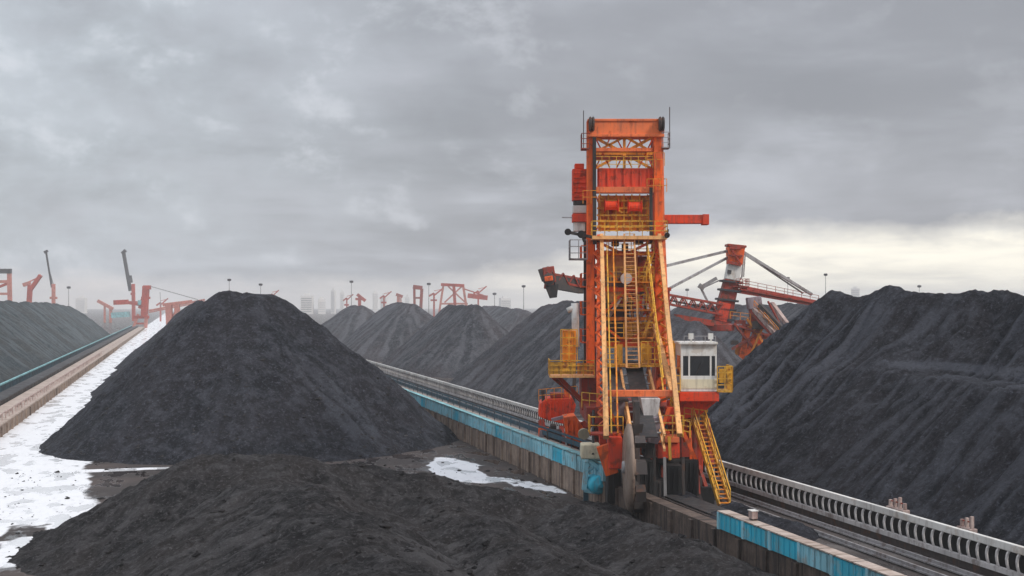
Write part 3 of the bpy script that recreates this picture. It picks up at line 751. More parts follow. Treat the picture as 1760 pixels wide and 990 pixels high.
for (u, v, w_, h_, d, mm) in ((1050, 690, 30, 26, 86, 'mauve'), (1060, 716, 12, 18, 84, 'dark'), (1108, 762, 18, 26, 83, 'black'), (1048, 720, 20, 30, 86.5, 'dark'), (1146, 700, 18, 30, 86, 'red'), (1176, 716, 14, 40, 88.5, 'deep_red'), (1136, 800, 14, 40, 86.2, 'deep_red'), (1202, 760, 16, 30, 88.8, 'dark')):
    P('drive_housing', bx(MB(), u, u + w_, v, v + h_, d, d + 1.2), mm, bevel=0.05)
# ladder up the middle
ld = MB()
a = L(1073, 402, 93.6); b = L(1077, 632, 90.5); a2 = L(1090, 402, 93.6); b2 = L(1099, 632, 90.5)
ld.bar(a, b, 0.14).bar(a2, b2, 0.12)
for k in range(34):
    t = k / 33; ld.bar(a.lerp(b, t), a2.lerp(b2, t), 0.045)
P('ladder', ld, 'cream')
# long stays from mast head to boom
P('stay_beam', MB().bar(L(1034, 404, 94), L(1042, 752, 81), 0.28, 0.36, 0.36, 0.4), 'cream', bevel=0.03)
P('stay_beam', MB().bar(L(1133, 404, 94), L(1168, 748, 81), 0.28, 0.36, 0.35, 0.4), 'cream', bevel=0.03)
P('stay_beam', MB().bar(L(1029, 404, 95), L(1028, 715, 90), 0.26), 'orange')
P('stay_beam', MB().bar(L(1140, 410, 95), L(1150, 640, 90), 0.30, 0.3), 'salmon')
P('stay_beam', MB().bar(L(1126, 560, 93), L(1156, 676, 85), 0.34), 'cream')
P('vent_pipe', MB().tube(L(1149, 498, 94), L(1150, 590, 94), 0.10).tube(L(1148, 494, 94), L(1148, 500, 94), 0.25), 'deep_red')
# yellow platform at 600
a0 = L(1043, 628, 91.0); b0 = L(1160, 628, 91.0)
P('yellow_platform', MB().box(a0.x, b0.x, a0.y, a0.y + 3.5, a0.z - 0.12, a0.z), 'yellow')
ypl = MB().rail([(a0.x, a0.y + 3.4, a0.z), a0, L(1064, 628, 91.0)], 1.75, 0.5, 0.045, 3).rail([L(1102, 628, 91.0), b0, (b0.x, b0.y + 3.4, b0.z)], 1.75, 0.45, 0.045, 3)
P('platform_rail', ypl, 'yellow')
P('toe_panel', bx(MB(), 1056, 1070, 592, 626, 91.9, 92.0), 'yellow'); P('toe_panel', bx(MB(), 1102, 1120, 590, 624, 91.9, 92.0), 'yellow'); P('toe_panel', bx(MB(), 1128, 1150, 588, 622, 91.9, 92.0), 'amber')
# boom
Ba = L(1088, 622, 93.5); Bb = L(1114, 752, 79.5)
for s in (-1, 1):
    o = Vector((s * 1.05, 0, 0.15)); bmg = MB()
    bmg.bar(Ba + o, Bb + o, 0.16, 0.2); o2 = o + Vector((0, 0, -0.95)); bmg.bar(Ba + o2, Bb + o2, 0.16, 0.2)
    for k in range(10):
        p = (Ba + o).lerp(Bb + o, k / 10); q = (Ba + o2).lerp(Bb + o2, (k + 0.5) / 10); r = (Ba + o).lerp(Bb + o, (k + 1) / 10)
        bmg.bar(p, q, 0.09).bar(q, r, 0.09)
    P('boom_girder', bmg, 'cream')
P('boom_belt', MB().bar(Ba + Vector((0, 0, 0.02)), Bb + Vector((0, 0, 0.02)), 1.25, 0.07), 'rubber')
P('boom_belt', MB().bar(Ba + Vector((-1.75, 0, -0.5)), L(1068, 690, 84) , 1.0, 0.08), 'dark')
for k in range(8):
    p = Ba.lerp(Bb, (k + 0.5) / 8) + Vector((0, 0, -0.10))
    P('idler', MB().tube(p + Vector((-0.9, 0, 0.05)), p + Vector((0.9, 0, 0.05)), 0.07, n=8), 'grey')
P('spreader_bar', bx(MB(), 1043, 1157, 671, 682, 83.6, 84.2), 'salmon', bevel=0.03)
P('chute', MB().prism([(L(1099, 0, 84).x, L(0, 683, 84).z), (L(1132, 0, 84).x, L(0, 683, 84).z), (L(1128, 0, 84).x, L(0, 714, 84).z), (L(1104, 0, 84).x, L(0, 714, 84).z)], 83 - D0, 85 - D0), 'pale_grey', bevel=0.03)
P('chute', MB().prism([(L(1104, 0, 84).x, L(0, 716, 84).z), (L(1136, 0, 84).x, L(0, 712, 84).z), (L(1134, 0, 84).x, L(0, 745, 84).z), (L(1126, 0, 84).x, L(0, 760, 84).z), (L(1110, 0, 84).x, L(0, 757, 84).z)], 82.6 - D0, 85 - D0), 'mauve', bevel=0.05)
# bucket wheel
wc = L(1081, 803, 79); Rw = 2.78
wh = P('bucket_wheel', MB().lathe(wc, (1, 0, 0), [(-0.30, 0.5), (-0.27, 1.2), (-0.22, Rw - 0.35), (-0.10, Rw - 0.05), (0.0, Rw), (0.12, Rw), (0.16, Rw - 0.4), (0.14, 0.6), (0.5, 0.5)], 48), 'beige', smooth=True)
P('hub', MB().lathe(wc, (1, 0, 0), [(-0.45, 0.16), (-0.44, 0.36), (-0.30, 0.42), (-0.29, 0.52)], 20), 'grey', wh)
for k in range(9):
    an = 2 * math.pi * k / 9 + 0.2
    rd = Vector((0, math.cos(an), math.sin(an))); tn = Vector((0, -math.sin(an), math.cos(an))); c = wc + rd * (Rw - 0.25) + Vector((0.62, 0, 0))
    mb = MB(); vs = []
    for (tx, rr, ww) in ((-0.55, -0.35, 0.35), (0.45, -0.35, 0.35), (0.62, 0.38, 0.45), (-0.30, 0.22, 0.40)):
        for s in (-1, 1): vs.append(c + tn * tx * 0.8 + rd * rr * 0.8 + Vector((s * ww * 0.8 - 0.1, 0, 0)))
    mb.add(vs, [(0,1,3,2),(2,3,5,4),(4,5,7,6),(6,7,1,0),(0,2,4,6),(1,7,5,3)])
    P('bucket', mb, 'dark', wh)
P('wheel_gearbox', bx(MB(), 1090, 1100, 690, 800, 79.6, 80.6), 'dark', bevel=0.05)
P('wheel_shield', bx(MB(), 1046, 1070, 752, 806, 81.5, 83.0), 'red', bevel=0.06)
P('wheel_shield', MB().bar(L(1036, 765, 82), L(1052, 815, 82), 0.5, 0.9), 'orange', bevel=0.05)
a0 = L(1014, 746, 82.5); b0 = L(1071, 746, 82.5)
P('wheel_platform', MB().box(a0.x, b0.x, a0.y, a0.y + 1.6, a0.z - 0.1, a0.z), 'deep_red')
P('platform_rail', MB().rail([(a0.x, a0.y + 1.6, a0.z), a0, b0], 1.15, 0.75, 0.04, 1), 'yellow')
# upper works deck and slewing ring
P('slewing_deck', bx(MB(), 1008, 1170, 700, 728, 89.5, 98.5), 'deep_red', bevel=0.04)
P('slewing_ring', MB().lathe(L(1090, 738, 93.5), (0, 0, 1), [(-0.5, 2.4), (-0.45, 2.6), (0.4, 2.6), (0.42, 2.4)], 32), 'dark', smooth=True)
P('drive_box', bx(MB(), 1130, 1168, 762, 788, 84.5, 86.5), 'red', bevel=0.05)
P('drive_box', bx(MB(), 1128, 1168, 752, 761, 84.3, 86.6), 'salmon', bevel=0.03)
a0 = L(1138, 752, 84.2); b0 = L(1174, 752, 84.2)
P('platform_rail', MB().rail([a0, b0], 1.5, 0.5, 0.045, 2), 'yellow')
# portal: legs, sill beams, bogies
for (u, d) in ((1040, 88.5), (1198, 88.5), (1030, 98.5), (1178, 98.5)):
    q = L(u, 730, d)
    P('portal_leg', MB().bar(q, (q.x, q.y, 1.9), 0.9, 1.0, 0.7, 0.8), 'red' if d < 90 else 'deep_red', bevel=0.04)
for u in (1040, 1190):
    x = L(u, 0, 88.5).x
    P('sill_beam', MB().box(x - 0.45, x + 0.45, -5.2, 8.2, 1.25, 1.95), 'dark', bevel=0.04)
    for y in (-4.4, -2.6, 5.6, 7.4):
        bg = P('bogie', MB().box(x - 0.28, x + 0.28, y - 0.7, y + 0.7, 0.75, 1.24), 'deep_red', bevel=0.03)
        for dy in (-0.38, 0.38):
            P('wheel', MB().lathe((x, y + dy, 0.66), (1, 0, 0), [(-0.16, 0.26), (-0.14, 0.36), (0.08, 0.36), (0.10, 0.42), (0.16, 0.42)], 16), 'dark', bg)
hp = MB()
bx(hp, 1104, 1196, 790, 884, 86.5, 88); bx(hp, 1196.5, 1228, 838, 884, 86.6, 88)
P('skirt', hp, 'pit')  # near-black boxes that paint the shadow under the machine
sf = MB()
for u in (1102, 1128, 1152, 1176, 1198): sf.bar(L(u, 792, 86.3), L(u, 884, 86.3), 0.22)
sf.bar(L(1100, 792, 86.3), L(1200, 792, 86.3), 0.26).bar(L(1100, 862, 86.3), L(1200, 866, 86.3), 0.3)
sf.bar(L(1128, 796, 86.3), L(1152, 860, 86.3), 0.14)
P('skirt_frame', sf, 'black')
P('buffer', bx(MB(), 1152, 1186, 881, 888, 81.8, 82.3), 'grey'); P('buffer', bx(MB(), 1202, 1226, 886, 892, 81.2, 81.7), 'grey')
P('buffer_frame', MB().bar(L(1156, 884, 82.4), L(1160, 850, 87), 0.3).bar(L(1182, 884, 82.4), L(1184, 850, 87), 0.3).bar(L(1212, 888, 81.8), L(1200, 850, 87), 0.3), 'dark')
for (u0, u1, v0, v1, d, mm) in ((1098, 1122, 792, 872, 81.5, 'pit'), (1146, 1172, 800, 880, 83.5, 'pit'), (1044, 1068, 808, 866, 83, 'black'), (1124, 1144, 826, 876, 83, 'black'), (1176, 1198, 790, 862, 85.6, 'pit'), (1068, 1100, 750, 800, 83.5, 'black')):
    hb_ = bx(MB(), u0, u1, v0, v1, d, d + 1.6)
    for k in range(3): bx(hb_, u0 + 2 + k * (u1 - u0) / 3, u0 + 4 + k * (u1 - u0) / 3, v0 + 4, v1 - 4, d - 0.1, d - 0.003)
    P('apron_plate', hb_, mm, bevel=0.04)  # more dark plates deepening the painted shade round the wheel
for (u, v0, v1, d, mm) in ((1096, 760, 880, 81, 'dark'), (1124, 770, 884, 82, 'black'), (1142, 786, 880, 83, 'grey'), (1174, 786, 884, 83, 'dark'), (1056, 745, 800, 82.6, 'orange'), (1064, 745, 804, 82.5, 'salmon'), (1150, 750, 790, 84, 'yellow'), (1186, 740, 800, 86, 'orange')):
    P('apron_post', MB().bar(L(u, v0, d), L(u + 2, v1, d), 0.2), mm)
for k in range(14):
    u = rj0.uniform(1040, 1190); v = rj0.uniform(700, 790); w_ = rj0.uniform(5, 14); h_ = rj0.uniform(6, 18); d = rj0.uniform(86.2, 88)
    P('gear_case', bx(MB(), u, u + w_, v, v + h_, d, d + 0.9), ['dark', 'deep_red', 'black', 'orange', 'mauve', 'red', 'black'][k % 7], bevel=0.05)
for (u0, v0, u1, v1) in ((1044, 700, 1092, 790), (1150, 700, 1120, 790), (1162, 715, 1196, 790), (1090, 700, 1150, 745)):
    P('lower_brace', MB().bar(L(u0, v0, 86), L(u1, v1, 86), 0.24), 'orange')
# yellow stair on the right
sa = L(1186, 706, 87.5); sb = L(1236, 868, 83.5); st = MB()
for s in (0, 0.75):
    o = Vector((s, 0.2 * s, 0)); st.bar(sa + o, sb + o, 0.12, 0.26)
P('stair', st, 'yellow')
tr_ = MB()
for k in range(22):
    p = sa.lerp(sb, (k + 0.5) / 22); tr_.box(p.x + 0.03, p.x + 0.72, p.y - 0.12, p.y + 0.12, p.z - 0.03, p.z + 0.03)
P('tread', tr_, 'amber')
hr = MB()
for s in (-0.02, 0.78):
    o = Vector((s, 0.2 * s, 0)); up1 = Vector((0, 0, 1.0))
    hr.bar(sa + o + up1, sb + o + up1, 0.07).bar(sa + o + up1 * 0.5, sb + o + up1 * 0.5, 0.05)
    for k in range(9):
        p = sa.lerp(sb, k / 8) + o; hr.bar(p, p + up1, 0.06)
P('handrail', hr, 'yellow')
a0 = L(1180, 706, 87.4); b0 = L(1216, 706, 87.4)
P('stair_landing', MB().box(a0.x, b0.x, a0.y - 0.1, a0.y + 1.5, a0.z - 0.1, a0.z).rail([a0, b0, (b0.x, b0.y + 1.4, b0.z)], 1.1, 0.6, 0.04), 'yellow')
ss_ = MB()
for (u, v0, u1, v1) in ((1190, 720, 1200, 850), (1216, 720, 1224, 800), (1200, 800, 1226, 880)): ss_.bar(L(u, v0, 88), L(u1, v1, 86.5), 0.28)
P('stair_support', ss_, 'deep_red')
# operator cab
cab = P('operator_cab', MB(), 'white') if False else None
cw = MB()
d0 = 86.0; d1 = 88.6
bx(cw, 1170, 1232, 646, 673, d0, d1)             # lower body
bx(cw, 1170, 1232, 592, 612, d0, d1)             # upper band
for u in (1170, 1183, 1220):
    bx(cw, u, u + (4 if u == 1170 else 3), 611.8, 646.2, d0 + 0.003, d0 + 0.14)
bx(cw, 1229, 1232, 611.8, 646.2, d0 + 0.003, d0 + 0.14)
bx(cw, 1170, 1174, 611.8, 646.2, d1 - 0.2, d1 - 0.003); bx(cw, 1228, 1232, 611.8, 646.2, d1 - 0.2, d1 - 0.003)
cab = P('operator_cab', cw, 'white', bevel=0.02)
P('roof', bx(MB(), 1168, 1234, 588, 592, d0 - 0.25, d1 + 0.1), 'white', cab, bevel=0.02)
P('lower_trim', bx(MB(), 1169.5, 1232.5, 652, 668, d0 - 0.03, d0 - 0.003), 'ivory', cab)
for (u0, u1) in ((1174, 1183), (1186, 1220), (1223, 1229)):
    P('window', bx(MB(), u0, u1, 612, 646, d0 + 0.07, d0 + 0.09), 'glass', cab)
xa = L(1170, 0, d0).x + 0.05
P('window', MB().box(xa, xa + 0.02, d0 + 0.16 - D0, d1 - 0.22 - D0, L(0, 645.8, d0).z, L(0, 612.2, d0).z), 'glass', cab)
xa = L(1232, 0, d0).x - 0.07
P('window', MB().box(xa, xa + 0.02, d0 + 0.16 - D0, d1 - 0.22 - D0, L(0, 645.8, d0).z, L(0, 612.2, d0).z), 'glass', cab)
P('wiper', MB().bar(L(1196, 644, d0 - 0.02), L(1206, 624, d0 - 0.02), 0.03), 'black', cab)
P('seat_back', bx(MB(), 1196, 1210, 626, 646, d0 + 1.0, d0 + 1.25), 'dark', cab, bevel=0.05)
for u in (1188, 1222):
    P('roof_lamp', MB().box(L(u - 4, 0, d0).x, L(u + 4, 0, d0).x, d0 - D0, d0 + 0.3 - D0, L(0, 583, d0).z, L(0, 573, d0).z).bar(L(u, 583, d0 + 0.3), L(u, 588.2, d0 + 0.3), 0.12), 'white', cab)
P('roof_rail', MB().rail([L(1176, 588, d0 + 0.6), L(1230, 588, d0 + 0.6)], 0.42, 0.7, 0.025, 0), 'grey', cab)
P('cab_base', bx(MB(), 1168, 1236, 674, 690, d0 - 0.15, d1 + 0.2), 'red', bevel=0.04)
P('cab_bracket', MB().prism([(L(1150, 0, 87).x, L(0, 690, 87).z), (L(1232, 0, 87).x, L(0, 690, 87).z), (L(1200, 0, 87).x, L(0, 716, 87).z), (L(1150, 0, 87).x, L(0, 722, 87).z)], 87 - D0, 88.2 - D0), 'red')
a0 = L(1233, 672, 85.8); b0 = L(1259, 672, 85.8)
bal = MB().box(a0.x, b0.x, a0.y, a0.y + 2.4, a0.z - 0.1, a0.z).rail([a0, b0, (b0.x, b0.y + 2.4, b0.z)], 1.7, 0.45, 0.045, 3)
P('balcony', bal, 'yellow'); P('balcony_panel', bx(MB(), 1236, 1256, 634, 658, 86.1, 86.2), 'yellow')
a0 = L(1158, 672, 85.9); b0 = L(1169, 672, 85.9)
P('balcony', MB().box(a0.x, b0.x, a0.y, a0.y + 2.2, a0.z - 0.1, a0.z).rail([a0, b0], 1.6, 0.3, 0.04, 2), 'yellow')
# left platform
a0 = L(945, 646, 92.5); b0 = L(1022, 646, 92.5)
P('left_platform', MB().box(a0.x, b0.x, a0.y, a0.y + 3.2, a0.z - 0.14, a0.z), 'cream')
P('platform_rail', MB().rail([(a0.x, a0.y + 3.2, a0.z), a0, b0], 1.15, 0.7, 0.04), 'yellow')
P('toe_panel', bx(MB(), 946, 990, 622, 643, 92.6, 92.68), 'yellow'); P('toe_panel', bx(MB(), 992, 1020, 624, 643, 92.6, 92.68), 'amber')
P('electrical_cabinet', bx(MB(), 967, 990, 568, 622, 93.6, 94.8), 'amber', bevel=0.04); P('cabinet_frame', MB().rail([L(964, 622, 93.4), L(992, 622, 93.4)], 2.45, 0.6, 0.04, 3), 'yellow')
P('white_duct', MB().tube(L(990, 596, 94.6), L(988, 521, 94.6), 0.28).tube(L(988, 528, 94.6), L(975, 534, 94.6), 0.22), 'white', smooth=True)
P('platform_bracket', MB().bar(L(960, 648, 93.5), L(1012, 700, 94), 0.3).bar(L(950, 648, 95.4), L(1012, 700, 95.6), 0.3), 'deep_red')
P('lower_housing', bx(MB(), 1000, 1030, 650, 705, 93.5, 97), 'deep_red', bevel=0.04)
# tail drive on the left
th = MB().prism([(L(928, 0, 104).x, L(0, 694, 104).z), (L(938, 0, 104).x, L(0, 686, 104).z), (L(984, 0, 104).x, L(0, 684, 104).z), (L(990, 0, 104).x, L(0, 696, 104).z), (L(982, 0, 104).x, L(0, 732, 104).z), (L(940, 0, 104).x, L(0, 722, 104).z), (L(926, 0, 104).x, L(0, 716, 104).z)], 104 - D0, 107.5 - D0)
for k in range(5): bx(th, 934 + k * 11, 937 + k * 11, 690, 720, 103.85, 103.99)
P('tail_hopper', th, 'red', bevel=0.06)
P('tail_cover', bx(MB(), 946, 968, 676, 683.5, 104.4, 106), 'deep_red', bevel=0.05); P('tail_cover', bx(MB(), 970, 980, 670, 683.5, 104.6, 106), 'orange', bevel=0.05)
P('platform_rail', MB().rail([L(926, 690, 103.8), L(992, 684, 103.8)], 1.0, 0.6, 0.035, 1), 'amber')
for k in range(9):
    u = rj0.uniform(924, 985); v = rj0.uniform(724, 764); w_ = rj0.uniform(5, 12); P('gear_case', bx(MB(), u, u + w_, v, v + rj0.uniform(6, 14), 102.6 + rj0.random(), 104), ['black', 'dark', 'deep_red', 'orange'][k % 4], bevel=0.05)
om = MB().prism([(L(968, 0, 100).x, L(0, 716, 100).z), (L(988, 0, 100).x, L(0, 713, 100).z), (L(1003, 0, 100).x, L(0, 735, 100).z), (L(1004, 0, 100).x, L(0, 758, 100).z), (L(990, 0, 100).x, L(0, 772, 100).z), (L(976, 0, 100).x, L(0, 764, 100).z)], 99.2 - D0, 102 - D0)
for k in range(3): bx(om, 975 + k * 9, 977 + k * 9, 722, 758, 99.02, 99.19)
P('tail_chute', om, 'orange', bevel=0.06)
P('tail_lamp', MB().lathe(L(1003, 745, 98.6), (0, -1, -0.3), [(-0.3, 0.3), (0, 0.45), (0.2, 0.48)], 12), 'ivory')
P('tail_cover', MB().bar(L(948, 722, 101), L(975, 715, 101), 0.5, 0.25).bar(L(932, 740, 103), L(930, 760, 103), 0.4), 'mauve')
P('tail_frame', MB().bar(L(930, 722, 104), L(938, 768, 103), 0.4).bar(L(965, 735, 104), L(968, 775, 101), 0.4).bar(L(930, 765, 103), L(1000, 785, 99), 0.45, 0.5).bar(L(985, 740, 101), L(1030, 720, 98), 0.6), 'deep_red')
P('tail_post', MB().bar(L(934, 690, 104.5), L(933, 670, 104.5), 0.3).bar(L(985, 690, 105), L(988, 640, 105), 0.3), 'dark')
P('tail_gear', bx(MB(), 975, 996, 760, 790, 99.2, 100.5), 'black', bevel=0.06); P('tail_gear', bx(MB(), 940, 966, 740, 766, 101.2, 102.5), 'dark', bevel=0.06)

# ------------------------------------------------------------------ distant stacker on the right (its boom passes behind the reclaimer)
D2 = 190.0
XC2 = (1250 - 880) * D2 / F
s2 = empty('boom_stacker', W(XC2, D2, 0), -TH)
tag(s2, 'distant red boom stacker with a leaning mast behind the steep coal bank', 'stacker')
def L2(u, v, d=D2): return Vector(((u - 880) * d / F - XC2, d - D2, H - (v - HOR) * d / F))
Q = lambda name, mb, mat, par=s2, **k: mb.build(name, M[mat], par, **k)
mst = Q('mast', MB().bar(L2(1239, 556), L2(1257, 482), 2.7, 2.4, 2.2, 2.0, up=(0, 1, 0)), 'deep_red', bevel=0.08)
mb_ = MB()
for t in (0.12, 0.34, 0.56, 0.78, 0.98):
    c_ = L2(1239, 556).lerp(L2(1257, 482), t); mb_.bar(c_ + Vector((-1.6, 0, 0.1)), c_ + Vector((1.6, 0, -0.3)), 0.3, 2.9, up=(0, 1, 0))
Q('mast_band', mb_, 'far_dark', mst)
Q('mast_patch', MB().bar(L2(1238, 551, 188.7), L2(1246, 520, 188.7), 1.9, 0.3, up=(0, 1, 0)), 'red', mst)
Q('mast_panel', MB().bar(L2(1257.3, 481), L2(1262, 456), 2.1, 2.0, up=(0, 1, 0)), 'white', mst, bevel=0.05)
Q('mast_hatch', MB().bar(L2(1253, 470, 188.9), L2(1254, 464, 188.9), 0.6, 0.2, up=(0, 1, 0)), 'far_dark', mst)
Q('mast_head', MB().bar(L2(1262, 455), L2(1264, 425), 2.1, 2.2, 2.6, 2.5, up=(0, 1, 0)), 'orange', mst, bevel=0.1)
Q('mast_head_frame', MB().bar(L2(1261, 455, 188.7), L2(1262, 450, 188.7), 2.3, 0.4, up=(0, 1, 0)).bar(L2(1254, 426, 188.6), L2(1274, 426, 188.6), 0.4).bar(L2(1252, 438, 188.6), L2(1276, 440, 188.6), 0.25).bar(L2(1256, 426, 188.6), L2(1272, 452, 188.6), 0.25), 'deep_red', mst)
Q('mast_cap', MB().bar(L2(1264, 424.9), L2(1264.4, 421), 2.9, 2.8, up=(0, 1, 0)), 'deep_red', mst, bevel=0.05)
Q('mast_foot', MB().bar(L2(1226, 549), L2(1252, 557), 1.2, 1.4), 'salmon', mst, bevel=0.05)
Q('ladder', MB().bar(L2(1278, 436), L2(1275, 476), 0.22).bar(L2(1275, 476), L2(1262, 494), 0.22).bar(L2(1281, 436), L2(1278, 476), 0.16), 'grey', mst)
a0 = L2(1262, 492); Q('platform', MB().box(a0.x - 0.5, a0.x + 2.0, -1.5, 1.5, a0.z - 0.15, a0.z).rail([(a0.x, -1.5, a0.z), (a0.x + 2, -1.5, a0.z), (a0.x + 2, 1.5, a0.z)], 1.1, 0.8, 0.05), 'deep_red', mst)
bm = MB()
tipd = 174.0
A = L2(1246, 542, 190); B = L2(940, 481, tipd)
for sy, sz in ((-1, 0), (1, 0), (-1, 1.6), (1, 1.6)):
    bm.bar(A + Vector((0, sy, sz)), B + Vector((0, sy * 0.7, sz * 0.6)), 0.3)
for k in range(18):
    for sy in (-1, 1):
        p = A.lerp(B, k / 18) + Vector((0, sy, 0)); q = A.lerp(B, (k + 0.5) / 18) + Vector((0, sy, 1.4)); r = A.lerp(B, (k + 1) / 18) + Vector((0, sy, 0))
        bm.bar(p, q, 0.15).bar(q, r, 0.15)
boom = Q('boom', bm, 'deep_red')
Q('belt', MB().bar(A + Vector((0, 0, 0.6)), B + Vector((0, 0, 0.6)), 1.2, 0.12), 'rubber', boom)
Q('head_pulley', MB().lathe(L2(943, 480, tipd), (0, 1, 0), [(-1.0, 0.6), (-0.95, 0.85), (0.95, 0.85), (1.0, 0.6)], 20), 'dark', boom)
Q('head_housing', MB().bar(L2(934, 474, tipd), L2(954, 471, tipd), 1.0, 2.3).bar(L2(936, 484, tipd), L2(952, 486, tipd), 0.7, 2.0), 'deep_red', boom, bevel=0.1)
Q('head_motor', MB().bar(L2(936, 480, tipd - 1.3), L2(950, 478, tipd - 1.3), 0.9, 0.7), 'orange', boom, bevel=0.1)
Q('head_guard', MB().bar(L2(928, 474, tipd), L2(946, 468, tipd), 0.7, 1.8).bar(L2(950, 485, tipd), L2(1000, 494, tipd + 3), 1.2, 1.8), 'dark', boom)
Q('discharge_chute', MB().bar(L2(948, 490, tipd), L2(951, 512, tipd), 1.9, 1.6, 1.0, 1.0), 'black', boom)
cbm = MB()
ca, cb_ = L2(1268, 492), L2(1402, 519, 196); da, db = L2(1268, 501), L2(1402, 524, 196)
for oy_ in (-1.2, 1.2):
    o_ = Vector((0, oy_, 0)); cbm.bar(ca + o_, cb_ + o_, 0.35, 0.4); cbm.bar(da + o_, db + o_, 0.3, 0.35)
    for k in range(12): cbm.bar(ca.lerp(cb_, k / 12) + o_, da.lerp(db, (k + 0.5) / 12) + o_, 0.2).bar(da.lerp(db, (k + 0.5) / 12) + o_, ca.lerp(cb_, (k + 1) / 12) + o_, 0.2)
Q('counter_boom', cbm, 'far_red')
Q('walkway', MB().bar(ca + Vector((0, -1.6, -0.5)), cb_ + Vector((0, -1.6, -0.3)), 0.7, 0.15).rail([ca + Vector((0, -1.9, 0.1)), cb_ + Vector((0, -1.9, 0.1))], 0.9, 1.5, 0.04, 1), 'deep_red')
Q('stay', MB().bar(L2(1272, 430), L2(1395, 506, 196), 0.4), 'grey'); Q('stay', MB().bar(L2(1278, 436), L2(1380, 504, 196), 0.2), 'grey')
Q('stay', MB().bar(L2(1256, 430), L2(1050, 480, 180), 0.4), 'grey'); Q('stay', MB().bar(L2(1252, 442), L2(1120, 512, 183), 0.35), 'grey')
Q('lattice_arm', MB().bar(L2(1204, 494), L2(1232, 478), 0.35, 0.5).bar(L2(1204, 497), L2(1236, 482), 0.2).bar(L2(1204, 494), L2(1218, 522), 0.3).bar(L2(1201, 490), L2(1210, 496), 0.7), 'grey')
rk = random.Random(5)
for k in range(16):
    u = rk.uniform(1262, 1330); v = rk.uniform(552, 606); q = L2(u, v, 187 + rk.random() * 3); w_ = rk.uniform(0.3, 1.1)
    Q('machinery_box', MB().box(q.x - w_, q.x + w_, q.y - 0.5, q.y + 0.5, q.z - w_ * 0.6, q.z + w_ * 0.6), ['dark', 'deep_red', 'orange', 'amber', 'mauve', 'deep_red'][k % 6], bevel=0.05)
for (u0, v0, u1, v1) in ((1262, 556, 1296, 600), (1284, 548, 1312, 590), (1312, 560, 1290, 610), (1258, 600, 1300, 575), (1270, 560, 1330, 580)):
    Q('brace', MB().bar(L2(u0, v0, 187), L2(u1, v1, 187.5), 0.35), 'deep_red' if u0 % 4 else 'amber')
Q('handrail', MB().rail([L2(1296, 528, 186.8), L2(1338, 576, 182.8)], 1.0, 1.2, 0.05, 1).rail([L2(1255, 548, 187), L2(1290, 552, 187)], 1.1, 1.2, 0.05, 1), 'amber')
Q('turntable', MB().lathe(L2(1242, 562), (0, 0, 1), [(-0.6, 2.6), (-0.5, 3.0), (0.4, 3.0), (0.5, 2.6)], 24), 'deep_red')
Q('portal_beam', MB().bar(L2(1160, 545, 186), L2(1285, 566, 190), 0.9, 0.9), 'deep_red')
Q('tripper_conveyor', MB().bar(L2(1296, 528, 188), L2(1338, 576, 184), 1.5, 0.5), 'block'); Q('tripper_conveyor', MB().bar(L2(1326, 521, 190), L2(1352, 556, 188), 0.9, 0.5), 'block'); Q('tripper_frame', MB().bar(L2(1302, 524, 187.5), L2(1352, 578, 183.5), 0.3).bar(L2(1290, 536, 187.5), L2(1334, 584, 183.5), 0.3).bar(L2(1320, 518, 189.5), L2(1340, 556, 188), 0.25), 'deep_red')
Q('tripper_belt', MB().bar(L2(1306, 524, 186), L2(1346, 566, 184), 1.0, 0.5), 'dark')
Q('tripper_head', MB().bar(L2(1284, 522, 188), L2(1308, 519, 188), 1.6, 1.8), 'mauve', bevel=0.08)
Q('tripper_tower', MB().bar(L2(1295, 528, 188), L2(1300, 570, 188), 1.4, 1.4), 'deep_red', bevel=0.05)
for (u0, v0, u1, v1) in ((1285, 566, 1268, 640), (1300, 566, 1318, 640), (1290, 600, 1300, 570), (1274, 606, 1308, 606), (1272, 632, 1314, 590)):
    Q('portal_leg', MB().bar(L2(u0, v0, 188), L2(u1, v1, 188), 0.9, 0.9), 'orange')
for u in (1262, 1320):
    q = L2(u, 0, 188); Q('bogie', MB().box(q.x - 0.9, q.x + 0.9, q.y - 2.6, q.y + 2.6, 0.05, 1.2), 'dark', bevel=0.05)
for (u0, v0, u1, v1) in ((1268, 638, 1262, 672), (1318, 638, 1320, 672)):
    Q('portal_leg', MB().bar(L2(u0, v0, 188), L2(u1, v1, 188), 0.8, 0.8), 'deep_red')

